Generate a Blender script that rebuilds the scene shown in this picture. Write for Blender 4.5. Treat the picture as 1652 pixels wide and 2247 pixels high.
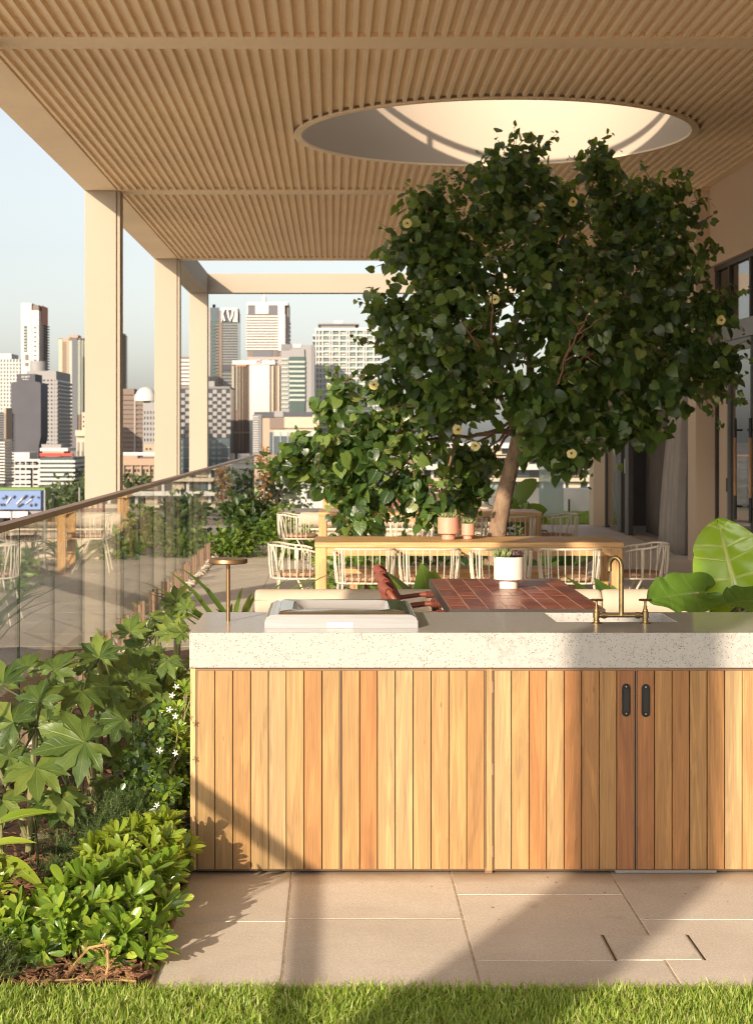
import bpy, bmesh, math, random
import numpy as np
from mathutils import Vector, Matrix, Quaternion

random.seed(7)
rng = np.random.default_rng(11)
R = math.radians
scene = bpy.context.scene
for o in list(bpy.data.objects):
    bpy.data.objects.remove(o)
COL = scene.collection

# ------------------------------------------------------------------ camera
EYE = 1.68            # metres above the terrace paving
FPX = 3850.0          # focal length in pixels of a 1652 x 2247 picture
VPX, VPY = 730.0, 951.0
cam_d = bpy.data.cameras.new("camera")
cam_d.sensor_fit = 'VERTICAL'
cam_d.sensor_height = 36.0
cam_d.lens = FPX / 2247.0 * 36.0
cam_d.shift_x = (826.0 - VPX) / 2247.0
cam_d.shift_y = (VPY - 1123.5) / 2247.0
cam_d.clip_start = 0.1
cam_d.clip_end = 6000
cam_d.dof.use_dof = True
cam_d.dof.focus_distance = 6.7
cam_d.dof.aperture_fstop = 9.5
cam = bpy.data.objects.new("camera", cam_d)
cam.location = (0, 0, EYE)
cam.rotation_euler = (R(90), 0, 0)
COL.objects.link(cam)
scene.camera = cam

# ------------------------------------------------------------------ light
SUN = Vector((-0.487, -1.0, 0.369)).normalized()     # towards the sun
sun_el = math.asin(SUN.z)
sun_az = math.atan2(SUN.x, SUN.y)
world = bpy.data.worlds.new("World")
scene.world = world
world.use_nodes = True
wn, wl = world.node_tree.nodes, world.node_tree.links
sky = wn.new("ShaderNodeTexSky")
sky.sky_type = 'NISHITA'
sky.sun_disc = False
sky.sun_elevation = sun_el
sky.sun_rotation = sun_az
sky.air_density = 1.0
sky.dust_density = 1.85
sky.ozone_density = 1.0
hsv = wn.new("ShaderNodeHueSaturation")
hsv.inputs['Saturation'].default_value = 0.38
wl.new(sky.outputs[0], hsv.inputs['Color'])
wl.new(hsv.outputs[0], wn["Background"].inputs[0])
wn["Background"].inputs[1].default_value = 0.094

sun_d = bpy.data.lights.new("sun", 'SUN')
sun_d.energy = 3.7
sun_d.angle = R(0.55)
sun_d.color = (1.0, 0.83, 0.64)
sun_o = bpy.data.objects.new("sun", sun_d)
sun_o.rotation_euler = SUN.to_track_quat('Z', 'Y').to_euler()
sun_o.location = (-20, -40, 30)
COL.objects.link(sun_o)

scene.view_settings.view_transform = 'Standard'
scene.view_settings.look = 'None'
scene.view_settings.gamma = 1.0
scene.view_settings.use_curve_mapping = False
scene.view_settings.exposure = 0.95
scene.cycles.use_denoising = True
scene.cycles.filter_width = 1.05
scene.cycles.max_bounces = 10
scene.cycles.diffuse_bounces = 7
scene.cycles.glossy_bounces = 4
scene.cycles.transmission_bounces = 6
scene.cycles.transparent_max_bounces = 24
scene.cycles.caustics_reflective = False
scene.cycles.caustics_refractive = False
scene.cycles.sample_clamp_indirect = 6.0

# ------------------------------------------------------------------ helpers
def P(x, y, Y):
    """a point at depth Y from its place in the surveyed picture"""
    return Vector(((x - VPX) / FPX * Y, Y, EYE - (y - VPY) / FPX * Y))

WM = {}
def thing(name, label, cat, loc=(0, 0, 0), group=None, kind=None):
    o = bpy.data.objects.new(name, None)
    COL.objects.link(o)
    o.location = loc
    o.empty_display_size = 0.1
    if label: o['label'] = label
    if cat: o['category'] = cat
    if group: o['group'] = group
    if kind: o['kind'] = kind
    WM[o.name] = Matrix.Translation(loc)
    return o

def tag(o, label=None, cat=None, group=None, kind=None):
    if label: o['label'] = label
    if cat: o['category'] = cat
    if group: o['group'] = group
    if kind: o['kind'] = kind
    return o

def att(o, parent, local=False):
    if parent is None:
        return o
    o.parent = parent
    if not local:
        m = WM.get(parent.name)
        if m is None:
            # a part that is itself a child mesh whose coordinates are world ones
            m = Matrix.Identity(4)
        o.matrix_parent_inverse = m.inverted()
    return o

def part(o, par):
    """sub-part of a part built in world coordinates (the part itself carries an inverse of its thing)"""
    o.parent = par
    return o

def link(name, me, parent=None, local=False, loc=None, mat4=None):
    o = bpy.data.objects.new(name, me)
    COL.objects.link(o)
    if mat4 is not None:
        o.matrix_basis = mat4
    elif loc is not None:
        o.location = loc
    att(o, parent, local)
    return o

def copy_tree(root, loc, rotz=0, label=None, group=None):
    r = root.copy(); COL.objects.link(r)
    r.location = loc; r.rotation_euler = (0, 0, rotz)
    if label: r['label'] = label
    if group: r['group'] = group
    for ch in list(root.children):
        c = ch.copy(); COL.objects.link(c); c.parent = r
        for g in list(ch.children):
            d = g.copy(); COL.objects.link(d); d.parent = c
    return r

class MB:
    def __init__(s):
        s.v = []; s.f = []; s.mi = []; s.cur = 0
    def add(s, vs, fs):
        b = len(s.v)
        s.v.extend([tuple(p) for p in vs])
        for f in fs:
            s.f.append([i + b for i in f]); s.mi.append(s.cur)
        return s
    def box(s, x0, y0, z0, x1, y1, z1):
        vs = [(x0,y0,z0),(x1,y0,z0),(x1,y1,z0),(x0,y1,z0),(x0,y0,z1),(x1,y0,z1),(x1,y1,z1),(x0,y1,z1)]
        return s.add(vs, [(0,3,2,1),(4,5,6,7),(0,1,5,4),(1,2,6,5),(2,3,7,6),(3,0,4,7)])
    def tube(s, pts, r, n=8, cap=True, closed=False):
        pts = [Vector(p) for p in pts]
        m = len(pts)
        rs = r if hasattr(r, '__len__') else [r] * m
        vs = []; fs = []
        up = None
        for i, p in enumerate(pts):
            if closed:
                t = pts[(i+1) % m] - pts[i-1]
            else:
                t = pts[min(i+1, m-1)] - pts[max(i-1, 0)]
            if t.length < 1e-9: t = Vector((0,0,1))
            t.normalize()
            if up is None:
                a = Vector((0,0,1)) if abs(t.z) < .9 else Vector((1,0,0))
                u = t.cross(a).normalized()
            else:
                u = (up - t * up.dot(t))
                if u.length < 1e-6: u = t.orthogonal()
                u.normalize()
            up = u
            w = t.cross(u)
            for k in range(n):
                a = 2*math.pi*k/n
                vs.append(p + (u*math.cos(a) + w*math.sin(a)) * rs[i])
        seg = m if closed else m-1
        for i in range(seg):
            for k in range(n):
                a = i*n+k; b = i*n+(k+1) % n
                j = (i+1) % m
                c = j*n+(k+1) % n; d = j*n+k
                fs.append((a,b,c,d))
        if cap and not closed:
            fs.append(tuple(range(n))[::-1])
            fs.append(tuple(range((m-1)*n, m*n)))
        return s.add(vs, fs)
    def lathe(s, prof, c=(0,0,0), n=24, cap=True):
        vs = []; fs = []
        for (r, z) in prof:
            for k in range(n):
                a = 2*math.pi*k/n
                vs.append((c[0]+r*math.cos(a), c[1]+r*math.sin(a), c[2]+z))
        m = len(prof)
        for i in range(m-1):
            for k in range(n):
                fs.append((i*n+k, i*n+(k+1) % n, (i+1)*n+(k+1) % n, (i+1)*n+k))
        if cap:
            fs.append(tuple(range(n))[::-1])
            fs.append(tuple(range((m-1)*n, m*n)))
        return s.add(vs, fs)
    def prism(s, outline, axis_vec, origin=(0,0,0)):
        """extrude a closed 3-D outline by a vector"""
        n = len(outline); a = Vector(axis_vec)
        vs = [Vector(p) for p in outline] + [Vector(p)+a for p in outline]
        fs = [tuple(range(n))[::-1], tuple(range(n, 2*n))]
        for i in range(n):
            j = (i+1) % n
            fs.append((i, j, n+j, n+i))
        return s.add(vs, fs)
    def mesh(s, name, mats, smooth=False, angle=None):
        me = bpy.data.meshes.new(name)
        me.from_pydata(s.v, [], s.f)
        mats = mats if isinstance(mats, (list, tuple)) else [mats]
        for m in mats: me.materials.append(m)
        if len(mats) > 1:
            me.polygons.foreach_set('material_index', s.mi)
        bm = bmesh.new(); bm.from_mesh(me)
        bmesh.ops.recalc_face_normals(bm, faces=bm.faces)
        bm.to_mesh(me); bm.free()
        if smooth:
            me.polygons.foreach_set('use_smooth', [True]*len(me.polygons))
            me.set_sharp_from_angle(angle=R(angle or 40))
        me.update()
        return me
    def build(s, name, mats, parent=None, smooth=False, local=False, angle=None):
        return link(name, s.mesh(name, mats, smooth, angle), parent, local)

def bevel(o, w, seg=2):
    m = o.modifiers.new("bevel", 'BEVEL')
    m.width = w; m.segments = seg; m.limit_method = 'ANGLE'; m.angle_limit = R(40)
    return o

def boxmesh(name, dx, dy, dz, mat, bev=0.0, seg=1):
    """box centred on x, y; from z=0 up"""
    bm = bmesh.new()
    bmesh.ops.create_cube(bm, size=1)
    for v in bm.verts:
        v.co = Vector((v.co.x*dx, v.co.y*dy, (v.co.z+.5)*dz))
    if bev:
        bmesh.ops.bevel(bm, geom=bm.edges[:], offset=bev, segments=seg, affect='EDGES', profile=.5)
    me = bpy.data.meshes.new(name); bm.to_mesh(me); bm.free()
    me.materials.append(mat)
    return me

def npmesh(name, verts, faces_flat, loop_counts, mat, smooth=False, uv=None):
    """fast mesh from numpy arrays (faces all of the same size k)"""
    me = bpy.data.meshes.new(name)
    nv = len(verts); nf = len(loop_counts); nl = len(faces_flat)
    me.vertices.add(nv); me.loops.add(nl); me.polygons.add(nf)
    me.vertices.foreach_set('co', np.asarray(verts, dtype=np.float32).ravel())
    me.loops.foreach_set('vertex_index', np.asarray(faces_flat, dtype=np.int32))
    starts = np.concatenate([[0], np.cumsum(loop_counts)[:-1]]).astype(np.int32)
    me.polygons.foreach_set('loop_start', starts)
    if smooth: me.polygons.foreach_set('use_smooth', np.ones(nf, dtype=bool))
    if uv is not None:
        l = me.uv_layers.new(name='UVMap')
        l.data.foreach_set('uv', np.asarray(uv, dtype=np.float32).ravel())
    me.materials.append(mat)
    me.update(calc_edges=True)
    return me

class Leaf:
    """a template: verts (n,3), faces list, per-vertex uv (n,2)"""
    def __init__(s, v, f, uv=None):
        s.v = np.array(v, dtype=float); s.f = f
        s.uv = np.array(uv, dtype=float) if uv is not None else None
        s.flat = np.array([i for q in f for i in q]); s.cnt = np.array([len(q) for q in f])
    def mesh(s, name, mat):
        uv = s.uv[s.flat] if s.uv is not None else None
        return npmesh(name, s.v, s.flat, s.cnt, mat, True, uv)
    def scatter(s, name, mats4, mat):
        M = np.asarray(mats4)
        n = len(M); k = len(s.v)
        V = np.einsum('nij,kj->nki', M[:, :3, :3], s.v) + M[:, None, :3, 3]
        F = (s.flat[None, :] + (np.arange(n) * k)[:, None]).ravel()
        uv = np.tile(s.uv[s.flat], (n, 1)) if s.uv is not None else None
        return npmesh(name, V.reshape(-1, 3), F, np.tile(s.cnt, n), mat, True, uv)

def frame_mat(pos, direction, normal, size, roll=0.0):
    """4x4 with local +Y along direction (leaf tip), local +Z near normal"""
    d = Vector(direction).normalized()
    n = Vector(normal); n = n - d * n.dot(d)
    if n.length < 1e-5: n = d.orthogonal()
    n.normalize()
    x = d.cross(n)
    m = Matrix(((x.x, d.x, n.x, 0), (x.y, d.y, n.y, 0), (x.z, d.z, n.z, 0), (0,0,0,1)))
    m = Matrix.Translation(pos) @ m @ Matrix.Rotation(roll, 4, 'Y') @ Matrix.Diagonal((*((size,)*3), 1)) \
        if not hasattr(size, '__len__') else Matrix.Translation(pos) @ m @ Matrix.Rotation(roll, 4, 'Y') @ Matrix.Diagonal((*size, 1))
    return m

def leaf_parts(plant, leafs, mats4, mat, cap=300, name='leaf', rest='foliage', near=True):
    """the largest leaves as parts of their own (shared mesh data), the rest as one mass"""
    order = list(range(len(mats4)))
    if near:
        order.sort(key=lambda i: (mats4[i].translation - cam.location).length)
    inv = WM[plant.name].inverted()
    meshes = [l.mesh(name, mat) for l in leafs]
    for c, i in enumerate(order[:cap]):
        o = bpy.data.objects.new(name, meshes[i % len(meshes)])
        COL.objects.link(o); o.parent = plant
        o.matrix_parent_inverse = inv
        o.matrix_basis = mats4[i]
    left = order[cap:]
    if left:
        for j, l in enumerate(leafs):
            ms = [np.array(mats4[i]) for i in left if i % len(leafs) == j]
            if ms:
                o = link(rest, l.scatter(rest, ms, mat), plant)
                o['kind'] = 'stuff'

# ------------------------------------------------------------------ materials
MATS = {}
def mat(name):
    m = bpy.data.materials.new(name); m.use_nodes = True
    MATS[name] = m
    nt = m.node_tree
    return m, nt.nodes, nt.links, nt.nodes['Principled BSDF']

def N(nodes, t, **kw):
    n = nodes.new(t)
    for k, v in kw.items():
        setattr(n, k, v)
    return n

def ramp(nodes, stops):
    r = nodes.new('ShaderNodeValToRGB')
    e = r.color_ramp.elements
    e[0].position, e[0].color = stops[0][0], (*stops[0][1], 1)
    e[1].position, e[1].color = stops[1][0], (*stops[1][1], 1)
    for p, c in stops[2:]:
        x = e.new(p); x.color = (*c, 1)
    return r

def simple(name, col, rough=.6, metal=0.0, spec=.5, var=.06, scale=3.0, bump=0.0, bscale=60.0, coat=0.0, stretch=(1,1,1)):
    m, n, l, b = mat(name)
    b.inputs['Roughness'].default_value = rough
    b.inputs['Metallic'].default_value = metal
    b.inputs['Specular IOR Level'].default_value = spec
    b.inputs['Coat Weight'].default_value = coat
    tc = N(n, 'ShaderNodeTexCoord'); mp = N(n, 'ShaderNodeMapping')
    mp.inputs['Scale'].default_value = stretch
    l.new(tc.outputs['Object'], mp.inputs[0])
    nz = N(n, 'ShaderNodeTexNoise'); nz.inputs['Scale'].default_value = scale; nz.inputs['Detail'].default_value = 6
    l.new(mp.outputs[0], nz.inputs['Vector'])
    oi = N(n, 'ShaderNodeObjectInfo')
    c0 = tuple(max(0, x*(1-var*2)) for x in col); c1 = tuple(min(1, x*(1+var*2)) for x in col)
    rp = ramp(n, [(.3, c0), (.7, c1)])
    l.new(nz.outputs[0], rp.inputs[0])
    l.new(rp.outputs[0], b.inputs['Base Color'])
    if bump:
        n2 = N(n, 'ShaderNodeTexNoise'); n2.inputs['Scale'].default_value = bscale; n2.inputs['Detail'].default_value = 5
        l.new(mp.outputs[0], n2.inputs['Vector'])
        bp = N(n, 'ShaderNodeBump'); bp.inputs['Strength'].default_value = bump; bp.inputs['Distance'].default_value = .01
        l.new(n2.outputs[0], bp.inputs['Height']); l.new(bp.outputs[0], b.inputs['Normal'])
    return m

def rand_value(n, l):
    """one random number per leaf, whether it is its own object or an island of a larger mesh"""
    oi = N(n, 'ShaderNodeObjectInfo'); g = N(n, 'ShaderNodeNewGeometry')
    a = N(n, 'ShaderNodeMath', operation='ADD'); f = N(n, 'ShaderNodeMath', operation='FRACT')
    l.new(oi.outputs['Random'], a.inputs[0]); l.new(g.outputs['Random Per Island'], a.inputs[1]); l.new(a.outputs[0], f.inputs[0])
    return f.outputs[0]

def leafmat(name, stops, rough=.4, trans=.35, tcol=(.35,.5,.06), vein=None, veins=9.0, spec=.5, coat=0.0, back=None, relief=.35):
    m, n, l, b = mat(name)
    b.inputs['Roughness'].default_value = rough
    b.inputs['Specular IOR Level'].default_value = spec
    b.inputs['Coat Weight'].default_value = coat
    b.inputs['Coat Roughness'].default_value = .2
    rv = rand_value(n, l)
    rp = ramp(n, stops); l.new(rv, rp.inputs[0])
    col = rp.outputs[0]
    if vein is not None:
        uv = N(n, 'ShaderNodeUVMap'); sp = N(n, 'ShaderNodeSeparateXYZ'); l.new(uv.outputs[0], sp.inputs[0])
        # u: along the leaf 0..1, v: across -1..1
        av = N(n, 'ShaderNodeMath', operation='ABSOLUTE'); l.new(sp.outputs[1], av.inputs[0])
        k = N(n, 'ShaderNodeMath', operation='MULTIPLY'); l.new(av.outputs[0], k.inputs[0]); k.inputs[1].default_value = -.22
        s1 = N(n, 'ShaderNodeMath', operation='ADD'); l.new(sp.outputs[0], s1.inputs[0]); l.new(k.outputs[0], s1.inputs[1])
        s2 = N(n, 'ShaderNodeMath', operation='MULTIPLY'); l.new(s1.outputs[0], s2.inputs[0]); s2.inputs[1].default_value = veins
        s3 = N(n, 'ShaderNodeMath', operation='FRACT'); l.new(s2.outputs[0], s3.inputs[0])
        s4 = N(n, 'ShaderNodeMath', operation='SUBTRACT'); l.new(s3.outputs[0], s4.inputs[0]); s4.inputs[1].default_value = .5
        s5 = N(n, 'ShaderNodeMath', operation='ABSOLUTE'); l.new(s4.outputs[0], s5.inputs[0])
        lv = N(n, 'ShaderNodeMapRange'); l.new(s5.outputs[0], lv.inputs[0])
        lv.inputs[1].default_value = .0; lv.inputs[2].default_value = .10; lv.inputs[3].default_value = .55; lv.inputs[4].default_value = 0
        mv = N(n, 'ShaderNodeMapRange'); l.new(av.outputs[0], mv.inputs[0])
        mv.inputs[1].default_value = .02; mv.inputs[2].default_value = .09; mv.inputs[3].default_value = 1; mv.inputs[4].default_value = 0
        mx = N(n, 'ShaderNodeMath', operation='MAXIMUM'); l.new(lv.outputs[0], mx.inputs[0]); l.new(mv.outputs[0], mx.inputs[1])
        mc = N(n, 'ShaderNodeMix', data_type='RGBA'); l.new(mx.outputs[0], mc.inputs[0]); l.new(col, mc.inputs[6]); mc.inputs[7].default_value = (*vein, 1)
        col = mc.outputs[2]
        bp = N(n, 'ShaderNodeBump'); bp.inputs['Strength'].default_value = relief; bp.inputs['Distance'].default_value = .004; bp.invert = True
        l.new(mx.outputs[0], bp.inputs['Height']); l.new(bp.outputs[0], b.inputs['Normal'])
    l.new(col, b.inputs['Base Color'])
    tr = N(n, 'ShaderNodeBsdfTranslucent')
    mixc = N(n, 'ShaderNodeMix', data_type='RGBA', blend_type='MULTIPLY'); mixc.inputs[0].default_value = 0.0
    tint = N(n, 'ShaderNodeMix', data_type='RGBA'); tint.inputs[0].default_value = .65
    l.new(col, tint.inputs[6]); tint.inputs[7].default_value = (*tcol, 1)
    l.new(tint.outputs[2], tr.inputs[0])
    ms = N(n, 'ShaderNodeMixShader'); ms.inputs[0].default_value = trans
    l.new(b.outputs[0], ms.inputs[1]); l.new(tr.outputs[0], ms.inputs[2])
    l.new(ms.outputs[0], n['Material Output'].inputs[0])
    return m

def glassmat(name, tint=(.93,.97,.94), f0=.04, rough=.0, strength=1.0, body=None, bodyfac=0.0):
    m, n, l, b = mat(name)
    n.remove(b)
    lw = N(n, 'ShaderNodeLayerWeight'); lw.inputs[0].default_value = .5
    pw = N(n, 'ShaderNodeMath', operation='POWER'); l.new(lw.outputs['Facing'], pw.inputs[0]); pw.inputs[1].default_value = 5
    ml = N(n, 'ShaderNodeMath', operation='MULTIPLY_ADD'); l.new(pw.outputs[0], ml.inputs[0])
    ml.inputs[1].default_value = (1-f0)*strength; ml.inputs[2].default_value = f0
    tr = N(n, 'ShaderNodeBsdfTransparent'); tr.inputs[0].default_value = (*tint, 1)
    gl = N(n, 'ShaderNodeBsdfGlossy'); gl.inputs['Roughness'].default_value = rough
    under = tr.outputs[0]
    if body:
        df = N(n, 'ShaderNodeBsdfDiffuse'); df.inputs[0].default_value = (*body, 1)
        mb = N(n, 'ShaderNodeMixShader'); mb.inputs[0].default_value = bodyfac
        l.new(tr.outputs[0], mb.inputs[1]); l.new(df.outputs[0], mb.inputs[2]); under = mb.outputs[0]
    ms = N(n, 'ShaderNodeMixShader'); l.new(ml.outputs[0], ms.inputs[0])
    l.new(under, ms.inputs[1]); l.new(gl.outputs[0], ms.inputs[2])
    l.new(ms.outputs[0], n['Material Output'].inputs[0])
    return m

def woodmat(name, stops, axis='Z', grain=1.0, rough=.5, dark=(.2,.09,.03), knots=True):
    m, n, l, b = mat(name)
    b.inputs['Roughness'].default_value = rough
    oi = N(n, 'ShaderNodeObjectInfo'); tc = N(n, 'ShaderNodeTexCoord')
    off = N(n, 'ShaderNodeVectorMath', operation='SCALE'); off.inputs[0].default_value = (37.1, 17.3, 53.7)
    l.new(oi.outputs['Random'], off.inputs['Scale'])
    ad = N(n, 'ShaderNodeVectorMath', operation='ADD'); l.new(tc.outputs['Object'], ad.inputs[0]); l.new(off.outputs[0], ad.inputs[1])
    st = {'Z': (1,1,.09), 'X': (.09,1,1), 'Y': (1,.09,1)}[axis]
    mp = N(n, 'ShaderNodeMapping'); mp.inputs['Scale'].default_value = st
    l.new(ad.outputs[0], mp.inputs[0])
    base = ramp(n, stops); l.new(oi.outputs['Random'], base.inputs[0])
    # broad figure
    f1 = N(n, 'ShaderNodeTexNoise'); f1.inputs['Scale'].default_value = 16*grain; f1.inputs['Detail'].default_value = 4; f1.inputs['Distortion'].default_value = 1.6
    l.new(mp.outputs[0], f1.inputs['Vector'])
    # growth rings
    sc = N(n, 'ShaderNodeMath', operation='MULTIPLY'); l.new(f1.outputs[0], sc.inputs[0]); sc.inputs[1].default_value = 34
    sn = N(n, 'ShaderNodeMath', operation='SINE'); l.new(sc.outputs[0], sn.inputs[0])
    # fine pores
    mp2 = N(n, 'ShaderNodeMapping'); mp2.inputs['Scale'].default_value = tuple(x if x == 1 else .02 for x in st)
    l.new(ad.outputs[0], mp2.inputs[0])
    f2 = N(n, 'ShaderNodeTexNoise'); f2.inputs['Scale'].default_value = 260*grain; f2.inputs['Detail'].default_value = 3
    l.new(mp2.outputs[0], f2.inputs['Vector'])
    m1 = N(n, 'ShaderNodeMapRange'); l.new(sn.outputs[0], m1.inputs[0])
    m1.inputs[1].default_value = -1; m1.inputs[2].default_value = 1; m1.inputs[3].default_value = .93; m1.inputs[4].default_value = 1.05
    m2 = N(n, 'ShaderNodeMapRange'); l.new(f2.outputs[0], m2.inputs[0])
    m2.inputs[1].default_value = .3; m2.inputs[2].default_value = .7; m2.inputs[3].default_value = .80; m2.inputs[4].default_value = 1.13
    m3 = N(n, 'ShaderNodeMapRange'); l.new(f1.outputs[0], m3.inputs[0])
    m3.inputs[1].default_value = .3; m3.inputs[2].default_value = .7; m3.inputs[3].default_value = .77; m3.inputs[4].default_value = 1.2
    mm = N(n, 'ShaderNodeMath', operation='MULTIPLY'); l.new(m1.outputs[0], mm.inputs[0]); l.new(m2.outputs[0], mm.inputs[1])
    mm2 = N(n, 'ShaderNodeMath', operation='MULTIPLY'); l.new(mm.outputs[0], mm2.inputs[0]); l.new(m3.outputs[0], mm2.inputs[1])
    vs = N(n, 'ShaderNodeVectorMath', operation='SCALE'); l.new(base.outputs[0], vs.inputs[0]); l.new(mm2.outputs[0], vs.inputs['Scale'])
    col = vs.outputs[0]
    if knots:
        # gum veins and small borer marks
        mp3 = N(n, 'ShaderNodeMapping'); mp3.inputs['Scale'].default_value = tuple(x if x == 1 else .22 for x in st)
        l.new(ad.outputs[0], mp3.inputs[0])
        vo = N(n, 'ShaderNodeTexVoronoi'); vo.inputs['Scale'].default_value = 26
        l.new(mp3.outputs[0], vo.inputs['Vector'])
        nz = N(n, 'ShaderNodeTexNoise'); nz.inputs['Scale'].default_value = 5; l.new(ad.outputs[0], nz.inputs['Vector'])
        a1 = N(n, 'ShaderNodeMapRange'); l.new(vo.outputs['Distance'], a1.inputs[0])
        a1.inputs[1].default_value = .04; a1.inputs[2].default_value = .10; a1.inputs[3].default_value = 1; a1.inputs[4].default_value = 0
        a2 = N(n, 'ShaderNodeMapRange'); l.new(nz.outputs[0], a2.inputs[0])
        a2.inputs[1].default_value = .58; a2.inputs[2].default_value = .64
        a3 = N(n, 'ShaderNodeMath', operation='MULTIPLY'); l.new(a1.outputs[0], a3.inputs[0]); l.new(a2.outputs[0], a3.inputs[1])
        mc = N(n, 'ShaderNodeMix', data_type='RGBA'); l.new(a3.outputs[0], mc.inputs[0]); l.new(col, mc.inputs[6]); mc.inputs[7].default_value = (*dark, 1)
        col = mc.outputs[2]
    l.new(col, b.inputs['Base Color'])
    bp = N(n, 'ShaderNodeBump'); bp.inputs['Strength'].default_value = .12; bp.inputs['Distance'].default_value = .002
    l.new(f2.outputs[0], bp.inputs['Height']); l.new(bp.outputs[0], b.inputs['Normal'])
    return m

# painted concrete of the pavilion: a warm sand colour with faint formwork stains
def paintmat(name, col, pits=True, stain=.12):
    m, n, l, b = mat(name)
    b.inputs['Roughness'].default_value = .75
    tc = N(n, 'ShaderNodeTexCoord')
    g = N(n, 'ShaderNodeNewGeometry')
    nz = N(n, 'ShaderNodeTexNoise'); nz.inputs['Scale'].default_value = .55; nz.inputs['Detail'].default_value = 8; nz.inputs['Roughness'].default_value = .62
    l.new(g.outputs['Position'], nz.inputs['Vector'])
    rp = ramp(n, [(.3, tuple(x*(1-stain) for x in col)), (.62, col)])
    l.new(nz.outputs[0], rp.inputs[0])
    col_o = rp.outputs[0]
    if pits:
        n2 = N(n, 'ShaderNodeTexNoise'); n2.inputs['Scale'].default_value = 22; n2.inputs['Detail'].default_value = 8; n2.inputs['Roughness'].default_value = .7
        l.new(g.outputs['Position'], n2.inputs['Vector'])
        r2 = N(n, 'ShaderNodeMapRange'); l.new(n2.outputs[0], r2.inputs[0])
        r2.inputs[1].default_value = .60; r2.inputs[2].default_value = .70; r2.inputs[3].default_value = 0; r2.inputs[4].default_value = .5
        mc = N(n, 'ShaderNodeMix', data_type='RGBA'); l.new(r2.outputs[0], mc.inputs[0]); l.new(col_o, mc.inputs[6])
        mc.inputs[7].default_value = (*[x*.45 for x in col], 1)
        col_o = mc.outputs[2]
        bp = N(n, 'ShaderNodeBump'); bp.inputs['Strength'].default_value = .25; bp.inputs['Distance'].default_value = .01
        l.new(n2.outputs[0], bp.inputs['Height']); l.new(bp.outputs[0], b.inputs['Normal'])
    l.new(col_o, b.inputs['Base Color'])
    return m

def stonemat(name, light, mid, dark, rough=.35, spots=1.0, coat=0.0):
    m, n, l, b = mat(name)
    b.inputs['Roughness'].default_value = rough
    b.inputs['Coat Weight'].default_value = coat
    b.inputs['Coat Roughness'].default_value = .08
    g = N(n, 'ShaderNodeNewGeometry')
    n1 = N(n, 'ShaderNodeTexNoise'); n1.inputs['Scale'].default_value = 55; n1.inputs['Detail'].default_value = 5; n1.inputs['Roughness'].default_value = .7
    l.new(g.outputs['Position'], n1.inputs['Vector'])
    r1 = ramp(n, [(.30, mid), (.56, light)]); l.new(n1.outputs[0], r1.inputs[0])
    vo = N(n, 'ShaderNodeTexVoronoi'); vo.inputs['Scale'].default_value = 190
    l.new(g.outputs['Position'], vo.inputs['Vector'])
    n2 = N(n, 'ShaderNodeTexNoise'); n2.inputs['Scale'].default_value = 9; n2.inputs['Detail'].default_value = 4
    l.new(g.outputs['Position'], n2.inputs['Vector'])
    sepc = N(n, 'ShaderNodeSeparateColor'); l.new(vo.outputs['Color'], sepc.inputs[0])
    th = N(n, 'ShaderNodeMath', operation='MULTIPLY_ADD'); l.new(n2.outputs[0], th.inputs[0]); th.inputs[1].default_value = .55; th.inputs[2].default_value = -.145 + .02*spots
    lt = N(n, 'ShaderNodeMath', operation='LESS_THAN'); l.new(sepc.outputs[0], lt.inputs[0]); l.new(th.outputs[0], lt.inputs[1])
    ds = N(n, 'ShaderNodeMath', operation='LESS_THAN'); l.new(vo.outputs['Distance'], ds.inputs[0]); ds.inputs[1].default_value = .42
    an = N(n, 'ShaderNodeMath', operation='MULTIPLY'); l.new(lt.outputs[0], an.inputs[0]); l.new(ds.outputs[0], an.inputs[1])
    sc = N(n, 'ShaderNodeMath', operation='MULTIPLY'); l.new(an.outputs[0], sc.inputs[0]); sc.inputs[1].default_value = .75*spots
    mc = N(n, 'ShaderNodeMix', data_type='RGBA'); l.new(sc.outputs[0], mc.inputs[0]); l.new(r1.outputs[0], mc.inputs[6]); mc.inputs[7].default_value = (*dark, 1)
    # a dark vein here and there
    n3 = N(n, 'ShaderNodeTexNoise'); n3.inputs['Scale'].default_value = 2.3; n3.inputs['Detail'].default_value = 9; n3.inputs['Roughness'].default_value = .75; n3.inputs['Distortion'].default_value = .6
    l.new(g.outputs['Position'], n3.inputs['Vector'])
    v1 = N(n, 'ShaderNodeMath', operation='SUBTRACT'); l.new(n3.outputs[0], v1.inputs[0]); v1.inputs[1].default_value = .62
    v2 = N(n, 'ShaderNodeMath', operation='ABSOLUTE'); l.new(v1.outputs[0], v2.inputs[0])
    v3 = N(n, 'ShaderNodeMapRange'); l.new(v2.outputs[0], v3.inputs[0])
    v3.inputs[1].default_value = 0; v3.inputs[2].default_value = .012; v3.inputs[3].default_value = .30; v3.inputs[4].default_value = 0
    m2 = N(n, 'ShaderNodeMix', data_type='RGBA'); l.new(v3.outputs[0], m2.inputs[0]); l.new(mc.outputs[2], m2.inputs[6]); m2.inputs[7].default_value = (*dark, 1)
    l.new(m2.outputs[2], b.inputs['Base Color'])
    return m

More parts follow.
